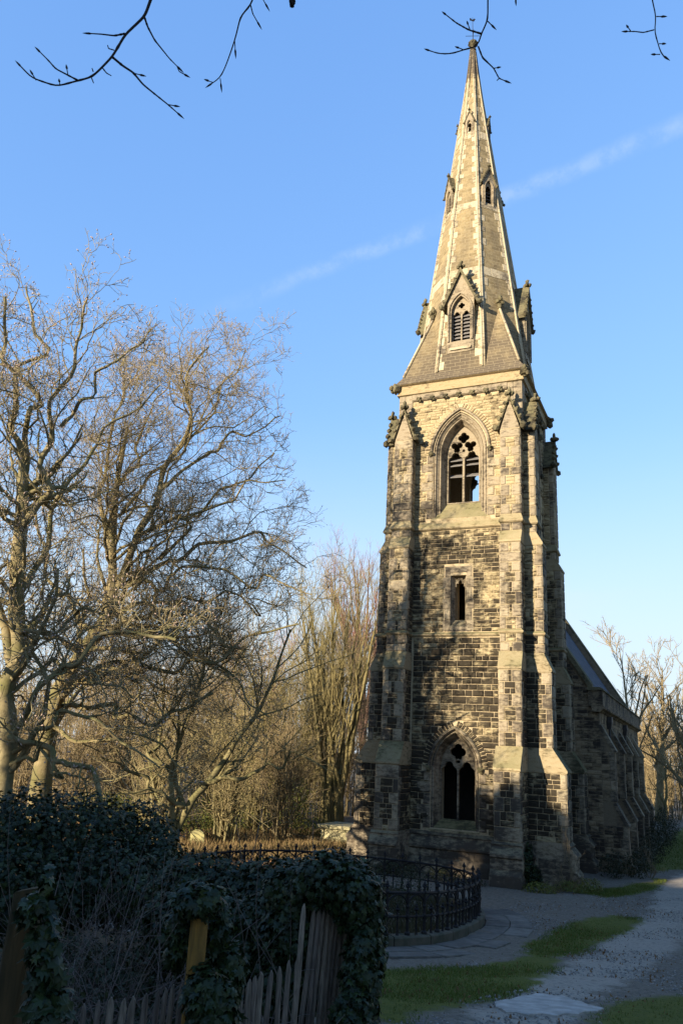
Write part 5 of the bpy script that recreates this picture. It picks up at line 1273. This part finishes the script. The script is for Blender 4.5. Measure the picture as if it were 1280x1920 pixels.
# ------------------------------------------------------------------ far wood, undergrowth, graves
def far_wood():
    rng = np.random.default_rng(77); n = 900; az = np.radians(rng.uniform(-84, 18, n)); D = rng.uniform(88, 150, n); X = CAM[0]+D*np.sin(az); Y = CAM[1]+D*np.cos(az); keep = ~((X > -7) & (X < 7) & (Y < 60)); X, Y = X[keep], Y[keep]; n = len(X)
    H = rng.uniform(7, 12, n); P = np.empty((n, 5, 3)); 
    for k in range(5): P[:, k] = np.stack([X + rng.normal(0, .15*k, n), Y + rng.normal(0, .15*k, n), gz(X, Y) - .2 + H*k/4], 1)
    R = rng.uniform(.06, .16, n)[:, None]*np.linspace(1, .25, 5)[None]; a = Acc().tubes(P, R, 4, 0.)
    C, r = grow(rng, P, R, 1.0, (.2, .45), (18, 50), 5, .16, .08, .2, .5, maxn=7000); r = np.maximum(r, .03); a.tubes(C, r, 3, .6)
    C2, r2 = grow(rng, C, r, 1.1, (.3, .7), (18, 55), 3, .2, .06, .1, .7, maxn=15000); r2 = np.maximum(r2, .022); a.tubes(C2, r2, 3, 1.)
    o = a.build('far_wood', M_BARK_F, None, kind='stuff'); tag(o, 'brown leafless wood closing the view behind the churchyard', 'wood')
far_wood()
def scatter(name, poly, n, h, w, mat, label, cat, seed, zoff=0.):
    rng = np.random.default_rng(seed); P = np.array(poly); lo, hi = P.min(0), P.max(0); pts = rng.uniform(lo, hi, (n*3, 2)); d = sdist(poly, pts[:, 0], pts[:, 1]); nz = np.sin(pts[:, 0]*2.1+seed)*np.sin(pts[:, 1]*1.7)*.35
    pts = pts[(d + nz > rng.uniform(-.25, .35, len(d)))][:n]; X, Y = pts[:, 0], pts[:, 1]
    pos = np.stack([X, Y, gz(X, Y) - .01 + zoff], 1); m = len(pos); up = unit(np.stack([rng.normal(0, .45, m), rng.normal(0, .45, m), np.ones(m)], 1)); a = rng.uniform(0, 6.28, m); f = np.stack([np.cos(a), np.sin(a), np.zeros(m)], 1)
    x = unit(np.cross(up, f)); z = np.cross(x, up); M = np.stack([x*(w/h), up, z], -1); V, F = leaf_mesh(BLADE_T, BLADE_F, pos, M, h*rng.uniform(.5, 1.25, m)); o = np_mesh(name, V, F, mat, None, np.repeat(rng.random(m), 4), True, 'stuff'); tag(o, label, cat); return o
scatter('grass', GRASS[0], 16000, .055, .011, M_GRASS, 'short mossy turf below the flagstones', 'grass', 1)
scatter('grass', GRASS[1], 9000, .055, .012, M_GRASS, 'worn turf patch beside the path in mid view', 'grass', 2)
scatter('grass', GRASS[2], 9000, .07, .014, M_GRASS, 'turf strip at the foot of the nave', 'grass', 3)
scatter('grass', GRASS[3], 18000, .055, .011, M_GRASS, 'turf at the lower right corner', 'grass', 4)
scatter('grass', GRASS[4], 7000, .06, .012, M_GRASS, 'turf along the right edge of the path', 'grass', 5)
scatter('grass', [(5.9, 4), (6.0, 14), (6.2, 26), (8, 45), (16, 45), (14, 20), (10.4, 6), (8.6, 6), (7.4, 6)], 22000, .10, .03, M_GRASS, 'bright grass running along the nave into the distance', 'grass', 6)
scatter('dry_grass', [(-12, -6.5), (-9, -7), (-5.6, -3.5), (-4.6, -.8), (-5.2, 4), (-9, 6), (-13, 2)], 16000, .42, .022, M_DRYG, 'sunlit dry grass and dead bracken left of the tower', 'grass', 7)
scatter('dead_leaves', [(-16, -14), (-6, -14), (-5.4, -6), (-9, 8), (-18, 8), (-24, -6)], 9000, .10, .09, M_LITTER, 'fallen leaves under the bare trees', 'leaves', 8)
scatter('dry_grass', [tuple(oval_at(_s[-1]*i/40, -.25)) for i in range(40)], 9000, .34, .012, M_DULLG, 'long dull grass inside the railed plot', 'grass', 10)
def undergrowth(label, spots, n, size, mat, seed, T=OVAL_T, F=OVAL_F, name='undergrowth', cat='bush'):
    f = spots[0]; r = empty(name, (f[0], f[1], float(gz(f[0], f[1])))); tag(r, label, cat); foliage('foliage', spots, n, size, mat, r, seed, T, F, .8, .3); return r
undergrowth('olive green undergrowth in the sun below the many-stemmed tree', [blob(460, 1530, 43, 1.7, 1.2, .9), blob(510, 1525, 44, 1.8, 1.2, 1.1), blob(560, 1535, 43, 1.6, 1.1, .9), blob(420, 1540, 42, 1.4, 1.1, .8), blob(590, 1555, 41, 1.2, .9, .6), blob(530, 1490, 46, 1.8, 1.2, 1.4), blob(470, 1490, 47, 1.8, 1.2, 1.2), blob(400, 1500, 46, 1.8, 1.2, 1.1)], 13000, (.05, .13), M_UNDER, 310)
undergrowth('brown brambles behind the gravestone', [blob(300, 1535, 38, 1.8, 1.2, .8), blob(240, 1520, 40, 1.8, 1.2, .9), blob(180, 1515, 42, 1.8, 1.2, .9), blob(370, 1540, 40, 1.4, 1.1, .8)], 7000, (.05, .11), M_UNDER, 311)
undergrowth('dark bushes at the foot of the nave wall', [(5.3, 1.4, .5, .6, .8, .55), (6.1, 2.2, .5, .5, .7, .6), (6.2, 4.6, .5, .55, .9, .65), (6.3, 8.5, .6, .6, 1.2, .8), (6.4, 13, .7, .7, 1.6, .9), (6.4, 18, .8, .8, 2, 1.1), (6.3, 23, .9, .9, 2, 1.2)], 9000, (.05, .11), M_IVY2, 312)
undergrowth('ivy clinging to the flank of the right front tower buttress', [(2.98, -3.75, .8, .12, .55, .85), (3.05, -3.4, .35, .3, .5, .4)], 1700, (.05, .09), M_IVY, 313, IVY_T, IVY_F, 'ivy', 'ivy')
undergrowth('low weeds along the foot of the right front tower buttress', [(3.5, -4.6, .1, .6, .4, .28), (4.3, -3.6, .1, .6, .4, .3), (4.9, -2.9, .15, .5, .5, .32)], 2200, (.04, .09), M_UNDER, 314)
undergrowth('weeds along the foot of the tower wall behind the railing', [(-1.6, -4.9, .2, .9, .5, .45), (.2, -4.6, .15, .9, .4, .4), (-3.6, -5.2, .3, .9, .6, .55), (1.2, -4.7, .1, .5, .3, .25)], 5000, (.04, .08), M_IVY2, 315)
shrub('dead_shrub', 'straggling pale dead shrub at the foot of the right side buttress', 1064, 31.2, 1.8, 24, 6, M_DEADP, 90, None, .45)
shrub('dead_shrub', 'clump of tall dry stems at the edge of the far grass', 1214, 37, 1.4, 14, 8, M_DEADP, 91, None, .3)
shrub('dead_shrub', 'tuft of dead stems beside the tower corner', 1040, 30.6, .8, 18, 10, M_DEADP, 92, None, .35)
def gravestone():
    f = foot(368, 36.5); root = MB(); w, h, t = .30, .72, .07; ol = [(-w, -.2), (w, -.2), (w, h*.72)] + [(w*math.cos(a), h*.72 + w*.75*math.sin(a)) for a in np.linspace(.15, math.pi-.15, 9)] + [(-w, h*.72)]
    c, s = math.cos(.35), math.sin(.35); plate(root, ol, [], lambda u, v, d: (f[0]+u*c-d*s, f[1]+u*s+d*c-v*.06, f[2]+v), -t, t); o = root.build('gravestone', M_GRAVE); tag(o, 'small yellow-lichened gravestone in the sun', 'gravestone')
    f = foot(640, 40.2); e = empty('chest_tomb', tuple(f)); tag(e, 'pale flat-topped chest tomb beside the left of the tower', 'tomb')
    a = .05
    def rb(name, x0, x1, y0, y1, z0, z1):
        m = MB(); b = .03; rs = [[(x, y, z) for x, y in ((x0+i, y0+i), (x1-i, y0+i), (x1-i, y1-i), (x0+i, y1-i))] for i, z in ((0, z0), (0, z1-b), (b, z1))]; m.rings([[(f[0]+x, f[1]+y, f[2]+z) for x, y, z in r] for r in rs]); m.build(name, M_TOMB, e)
    rb('base', -.85, .85, -1.1, 1.1, -.2, .14); rb('chest', -.7, .7, -.95, .95, .14, .78); rb('slab', -.85, .85, -1.1, 1.1, .785, .93)
gravestone()
# an old broken concrete patch in the path, pebbles, litter
m = MB(); cp = [(6.18,-22.3),(6.24,-22.0),(6.30,-21.9),(6.34,-21.5),(6.45,-21.3),(6.48,-20.98),(6.62,-20.92),(6.75,-20.98),(6.84,-20.86),(6.98,-21.0),(7.04,-21.2),(7.18,-21.22),(7.30,-21.45),(7.5,-21.55),(7.46,-21.9),(7.32,-22.05),(7.28,-22.35),(7.12,-22.45),(7.08,-22.72),(6.88,-22.7),(6.76,-22.95),(6.6,-22.9),(6.5,-23.0),(6.38,-22.75),(6.3,-22.7)]
top = [(x, y, float(gz(x, y))+.03) for x, y in cp]; c = np.mean(np.array(top), 0); m.rings([[(x, y, z-.1) for x, y, z in top], [(x, y, z-.008) for x, y, z in top], [tuple(np.array(p)*.97+c*.03) for p in top]], True, False, True); tag(m.build('concrete_slab', M_SLAB), 'pale worn concrete patch set in the path', 'slab')
def pebbles(n, seed, poly, s0, s1, name, label, mat):
    rng = np.random.default_rng(seed); P = np.array(poly); pts = rng.uniform(P.min(0), P.max(0), (n, 2)); pts = pts[(sdist(poly, pts[:, 0], pts[:, 1]) > 0) & (np.max([sdist(g_, pts[:, 0], pts[:, 1]) for g_ in GRASS], 0) < rng.uniform(-.1, .25, len(pts)))]; m = len(pts)
    T = np.array([(1,0,0),(0,1,0),(-1,0,0),(0,-1,0),(0,0,.7),(0,0,-.5)]); F = np.array([(0,1,4),(1,2,4),(2,3,4),(3,0,4),(1,0,5),(2,1,5),(3,2,5),(0,3,5)])
    s = rng.uniform(s0, s1, (m, 1, 1))*rng.uniform(.6, 1.3, (m, 6, 1)); a = rng.uniform(0, 6.28, m); Rm = np.zeros((m, 3, 3)); Rm[:, 0, 0] = np.cos(a); Rm[:, 0, 1] = -np.sin(a); Rm[:, 1, 0] = np.sin(a); Rm[:, 1, 1] = np.cos(a); Rm[:, 2, 2] = 1
    V = np.einsum('nij,nkj->nki', Rm, T[None]*s) + np.stack([pts[:, 0], pts[:, 1], gz(pts[:, 0], pts[:, 1])], 1)[:, None]; o = np_mesh(name, V.reshape(-1, 3), (np.arange(m)[:, None, None]*6+F[None]).reshape(-1, 3), mat, None, np.repeat(rng.random(m), 6), False, 'stuff'); tag(o, label, 'gravel')
pebbles(14000, 5, [(3.2,-9),(3.6,-5),(8.4,-1),(8.6,-26),(5.5,-27),(4.6,-18),(5.2,-13)], .008, .03, 'gravel', 'loose gravel over the path and yard', M_PEBBLE)
scatter('dead_leaves', [(3.0,-8.5),(3.4,-4.8),(7.6,-2),(8.4,-24),(4.5,-24),(4.6,-18),(5.2,-12.5)], 1500, .05, .04, M_LITTER, 'scattered dead leaves on the gravel', 'leaves', 9)

# ------------------------------------------------------------------ foreground: ivy, paling fence, posts, brambles
def ivy(label, blobs, n, size, seed, singles=0, name='ivy_bush', zone=None):
    f = blobs[0]; root = empty(name, (f[0], f[1], float(gz(f[0], f[1])))); tag(root, label, 'ivy')
    foliage('foliage', blobs, n, size, M_IVY, root, seed, IVY_T, IVY_F, .5, .16)
    foliage('inner_foliage', [(x, y, z-.02, a*.8, b*.8, c*.82) for x, y, z, a, b, c in blobs], int(n*.5), (size[0]*1.1, size[1]*1.3), M_IVY, root, seed+1, IVY_T, IVY_F, .8, .3)
    if singles:
        rng = np.random.default_rng(seed+9); P, N = on_blobs(rng, [(x, y, z, a*1.03, b*1.03, c*1.03) for x, y, z, a, b, c in blobs], singles*3, .03); vis = ((CAM-P)*N).sum(1)/np.linalg.norm(CAM-P, axis=1) > .25; P, N = P[vis][:singles], N[vis][:singles]; M = leaf_frames(rng, P, N+np.array([0, 0, .3]), .4); me = None
        for i in range(len(P)):
            if me is None:
                me = bpy.data.meshes.new('leaf'); me.from_pydata([tuple(v) for v in IVY_T], [], [tuple(int(q) for q in f_) for f_ in IVY_F]); at_ = me.attributes.new('tint', 'FLOAT', 'POINT'); at_.data.foreach_set('value', np.full(len(IVY_T), .4, np.float32)); me.materials.append(M_IVY)
            o = bpy.data.objects.new('leaf', me); COL.objects.link(o); s = float(rng.uniform(size[0]*1.1, size[1]*1.25)); m4 = Matrix([[*(M[i][r]*s), P[i][r]] for r in range(3)] + [[0, 0, 0, 1]]); adopt(o, root); o.matrix_basis = m4
    return root
ivy('dark ivy hedge with rounded top at the left, behind the fence', [blob(30, 1590, 13, .95, .8, .85), blob(140, 1582, 13.5, 1.0, .9, .82), blob(240, 1590, 14, .85, .8, .76), blob(285, 1625, 13.2, .6, .6, .6), blob(90, 1660, 12.6, 1.0, .7, .6), blob(200, 1660, 12.6, 1.0, .7, .6), blob(-20, 1670, 12.4, .9, .7, .7)], 15000, (.03, .085), 400)
ivy('low ivy bank in front of the railed plot', [blob(370, 1668, 10.0, .55, .5, .40), blob(450, 1680, 9.8, .55, .5, .40), blob(530, 1680, 9.4, .55, .5, .42), blob(590, 1690, 9.0, .5, .5, .36), blob(420, 1770, 9.0, .6, .5, .5), blob(510, 1790, 8.8, .6, .5, .5), blob(340, 1740, 9.6, .5, .5, .45)], 10000, (.03, .08), 410)
ivy('ivy smothering the tall end of the paling fence', [blob(615, 1650, 7.8, .34, .38, .26), blob(665, 1680, 7.7, .24, .3, .30), blob(692, 1760, 7.7, .14, .25, .5), blob(676, 1850, 7.5, .16, .25, .5), blob(560, 1680, 8.0, .34, .3, .28), blob(545, 1750, 7.9, .30, .2, .34), blob(660, 1930, 7.3, .2, .2, .3), blob(500, 1750, 8.2, .32, .2, .4), blob(440, 1760, 8.4, .28, .2, .36), blob(615, 1790, 8.3, .32, .15, .5), blob(540, 1850, 7.9, .3, .15, .35)], 10500, (.028, .085), 420, 150)
ivy('ivy climbing the orange post', [blob(372, 1685, 5.9, .17, .16, .11), blob(338, 1750, 6.1, .09, .10, .22), blob(412, 1740, 6.1, .07, .10, .20), blob(385, 1868, 5.8, .15, .12, .18), blob(400, 1910, 5.8, .16, .15, .2), blob(430, 1830, 6.1, .10, .12, .2)], 1700, (.045, .085), 430, 60)
ivy('strands of ivy on the leaning post at the left edge', [blob(78, 1730, 4.4, .05, .05, .22), blob(84, 1820, 4.35, .06, .06, .22), blob(96, 1905, 4.3, .09, .08, .14), blob(60, 1700, 4.4, .06, .05, .07)], 260, (.045, .085), 440, 30)
q = random.Random(17); bb = []
for i in range(30):
    f = foot(q.uniform(85, 345), q.uniform(6.9, 10.5)); h = q.uniform(.12, .3); bb.append((f[0], f[1], f[2]+h*.4, q.uniform(.2, .4), q.uniform(.2, .4), h))
for i in range(26):
    f = foot(q.uniform(80, 330), q.uniform(9.0, 12.0)); h = q.uniform(.25, .5); bb.append((f[0], f[1], f[2]+h*.4, q.uniform(.3, .55), q.uniform(.3, .5), h))
undergrowth('low dark bramble leaves and ivy creeping between the fence and the hedge', bb, 15000, (.025, .07), M_IVY2, 450, IVY_T, IVY_F, 'undergrowth', 'brambles')
def post(name, label, px, py, D, w, mat, lean_):
    t = at(px, py, D); b = np.array([t[0]-lean_, t[1], float(gz(t[0], t[1]))-.3]); m = MB(); q = random.Random(int(px)); rs = []
    fx = np.array([RT[0], RT[1], 0]); fx /= np.linalg.norm(fx); fy = np.array([-fx[1], fx[0], 0]); n = 7
    for k in range(n):
        c = b + (t-b)*k/(n-1); ww = w/2*(1+q.uniform(-.03, .03)); ch = .25
        ring = []
        for sx, sy in ((-1, -1+ch), (-1+ch, -1), (1-ch, -1), (1, -1+ch), (1, 1-ch), (1-ch, 1), (-1+ch, 1), (-1, 1-ch)): ring.append(tuple(c + fx*sx*ww + fy*sy*ww + (np.array([0, 0, q.uniform(-.01, .01) + sx*.012]) if k == n-1 else 0)))
        rs.append(ring)
    m.rings(rs); tag(m.build(name, mat), label, 'post')
post('fence_post', 'thick leaning mossy wooden post at the left edge', 58, 1668, 4.6, .13, M_POST, .07)
post('fence_post', 'orange-brown wooden post wrapped in ivy', 377, 1700, 5.9, .105, M_POSTY, .0)
def paling():
    fence = empty('paling_fence', tuple(foot(330, 6))); tag(fence, 'old split chestnut paling fence strung on wire, rising to a tall leaning end', 'fence'); q = random.Random(31)
    L = [(105,1895,5.9),(119,1888,5.9),(136,1885,5.9),(159,1882,5.95),(186,1876,5.95),(209,1870,6),(233,1873,6),(251,1868,6.05),(275,1863,6.1),(298,1857,6.1),(312,1852,6.15),(325,1846,6.2),(343,1840,6.2),(454,1825,6.6),(468,1836,6.6),(479,1830,6.65),(490,1822,6.7),(509,1819,6.8),(525,1812,6.9),(542,1801,7.0),(559,1790,7.1),(571,1694,7.4),(590,1699,7.6),(599,1696,7.62),(608,1700,7.66),(617,1695,7.7),(626,1699,7.74),(635,1697,7.78),(644,1695,7.82),(651,1701,7.86)]
    fx = np.array([RT[0], RT[1], 0]); fx /= np.linalg.norm(fx); fy = np.array([-fx[1], fx[0], 0]); wires = [[], []]
    for px, py, D in L:
        t = at(px, py, D); gzz = float(gz(t[0], t[1])); le = q.uniform(-.03, .03) - (.08 if py < 1750 else 0); b = np.array([t[0]+fx[0]*le, t[1]+fx[1]*le, gzz-.1]); w = q.uniform(.020, .027); d = q.uniform(.008, .013); rs = []
        for k, f in ((0, 1), (.3, 1.05), (.6, .95), (.93, .9), (.975, .62), (1, .18)):
            c = b + (t-b)*k + fx*q.uniform(-.004, .004); rs.append([tuple(c+fx*w*f*.95+fy*d*.2), tuple(c+fx*w*f*.3+fy*d), tuple(c-fx*w*f*.6+fy*d*.8), tuple(c-fx*w*f), tuple(c-fx*w*f*.5-fy*d), tuple(c+fx*w*f*.5-fy*d*.9)])
        m = MB(); m.rings(rs, True, True, True, q.random()); m.build('pale', M_OLDWOOD, fence)
        for j, h in enumerate((.28, .62)):
            k = min(.9, h*.9/(t[2]-b[2])) if py > 1750 else min(.9, (h+.25)/(t[2]-b[2])); c = b + (t-b)*k; wires[j].append(tuple(c-fy*(d+.004)))
    for W in wires: m = MB(); m.tube(W, .0022, 5); m.build('wire', M_WIRE, fence)
paling()
def tangle():
    rng = np.random.default_rng(91); n = 680; px = np.where(rng.random(n) < .5, rng.uniform(70, 340, n), rng.uniform(60, 600, n)); D = rng.uniform(6.4, 11.5, n); base = np.array([foot(a, b) for a, b in zip(px, D)]); K = 7
    d = unit(np.stack([rng.normal(0, .55, n), rng.normal(0, .55, n), np.abs(rng.normal(.9, .35, n))], 1)); L = rng.uniform(.5, 1.7, n); P = np.empty((n, K, 3)); P[:, 0] = base; dr = rng.uniform(-.30, .0, n)
    for k in range(1, K): d = unit(d + rng.normal(0, .10, (n, 3)) + np.stack([np.zeros(n), np.zeros(n), dr], 1)); P[:, k] = P[:, k-1] + d*(L/(K-1))[:, None]
    R = rng.uniform(.002, .0055, n)[:, None]*np.linspace(1, .5, K)[None]; a = Acc().tubes(P, R, 4, rng.random(n)); C, r = grow(rng, P, R, 1.6, (.15, .4), (25, 70), 4, .15, -.02, .2, .6, maxn=420, lmin=.1); a.tubes(C, np.maximum(r, .0012), 3, .4)
    o = a.build('bramble_tangle', M_DEAD, None, kind='stuff'); tag(o, 'tangle of dead bramble stems between the ivy and the fence', 'brambles')
    # leaf scraps in the tangle
    pts = P[rng.integers(0, n, 5200), rng.integers(0, 4, 5200)] + rng.normal(0, .07, (5200, 3)); M = leaf_frames(rng, pts, rng.normal(size=pts.shape)+np.array([0, 0, .8]), .3); V, F = leaf_mesh(OVAL_T, OVAL_F, pts, M, rng.uniform(.03, .065, len(pts))); tag(np_mesh('bramble_leaves', V, F, M_IVY2, None, np.repeat(rng.random(len(pts)), len(OVAL_T)), False, 'stuff'), 'sparse dull leaves among the bramble stems', 'leaves')
M_DEAD = bark('dead bramble stems', (.17, .135, .11), (.09, .072, .058), (.13, .095, .08), .0)
tangle()
SAPL = ['dark forked sapling in front of the dry grass, left stem', 'dark forked sapling in front of the dry grass, right stem', 'dark thin sapling in front of the chest tomb', 'long thin stem leaning right across the ivy hedge', 'thin stem rising over the left end of the ivy hedge', 'thin stem in front of the low ivy bank, right of the orange post', 'thin stem among the brambles left of the orange post', 'thin stem at the left edge behind the leaning post', 'short thin stem in the middle of the brambles', 'thin stem just left of the orange post', 'thin stem just right of the orange post']
SAP = [([(456, 1740), (456, 1650), (453, 1590), (440, 1530)], 10.4, 9, 3), ([(456, 1650), (476, 1595), (490, 1530), (498, 1478)], 10.4, 6, 2.5), ([(588, 1720), (591, 1620), (582, 1560), (590, 1510)], 10, 7, 2.5), ([(222, 1760), (245, 1660), (275, 1570), (318, 1490)], 9.5, 4, 2), ([(130, 1740), (140, 1640), (170, 1560), (195, 1500)], 10, 4, 2), ([(490, 1830), (482, 1760), (478, 1690), (486, 1610)], 7.4, 5, 2.5), ([(300, 1830), (296, 1740), (310, 1660), (330, 1600)], 7.6, 4, 2), ([(15, 1830), (22, 1700), (12, 1600), (20, 1520)], 8, 5, 2), ([(200, 1840), (196, 1750), (215, 1680), (205, 1610)], 7.8, 3.5, 1.8), ([(350, 1820), (340, 1740), (325, 1690), (322, 1610)], 7.2, 3.5, 1.8), ([(455, 1880), (462, 1800), (450, 1720), (440, 1660)], 6.9, 4.5, 2)]
for i, (pts, D, r0, r1) in enumerate(SAP):
    P = tr_(pts, D); f = np.array(P[0]); g = float(gz(f[0], f[1]))
    if i != 1: P = [np.array([f[0], f[1], g-.05])] + P
    e = empty('sapling', tuple(P[0])); tag(e, SAPL[i], 'sapling', 'thin saplings in the foreground')
    Q = resample(P, 14); R = np.linspace(r0, r1, 14)/1000; rng = np.random.default_rng(500+i); a = Acc().tubes(Q[None], R[None], 6, 0.); a.build('stem', M_DEAD, e); C, r = grow(rng, Q[None], R[None], 2.4, (.12, .3), (20, 50), 5, .12, .05, .4, .55); a = Acc().tubes(C, np.maximum(r, .0014), 4, .3); a.build('side_shoots', M_DEAD, e, kind='stuff')
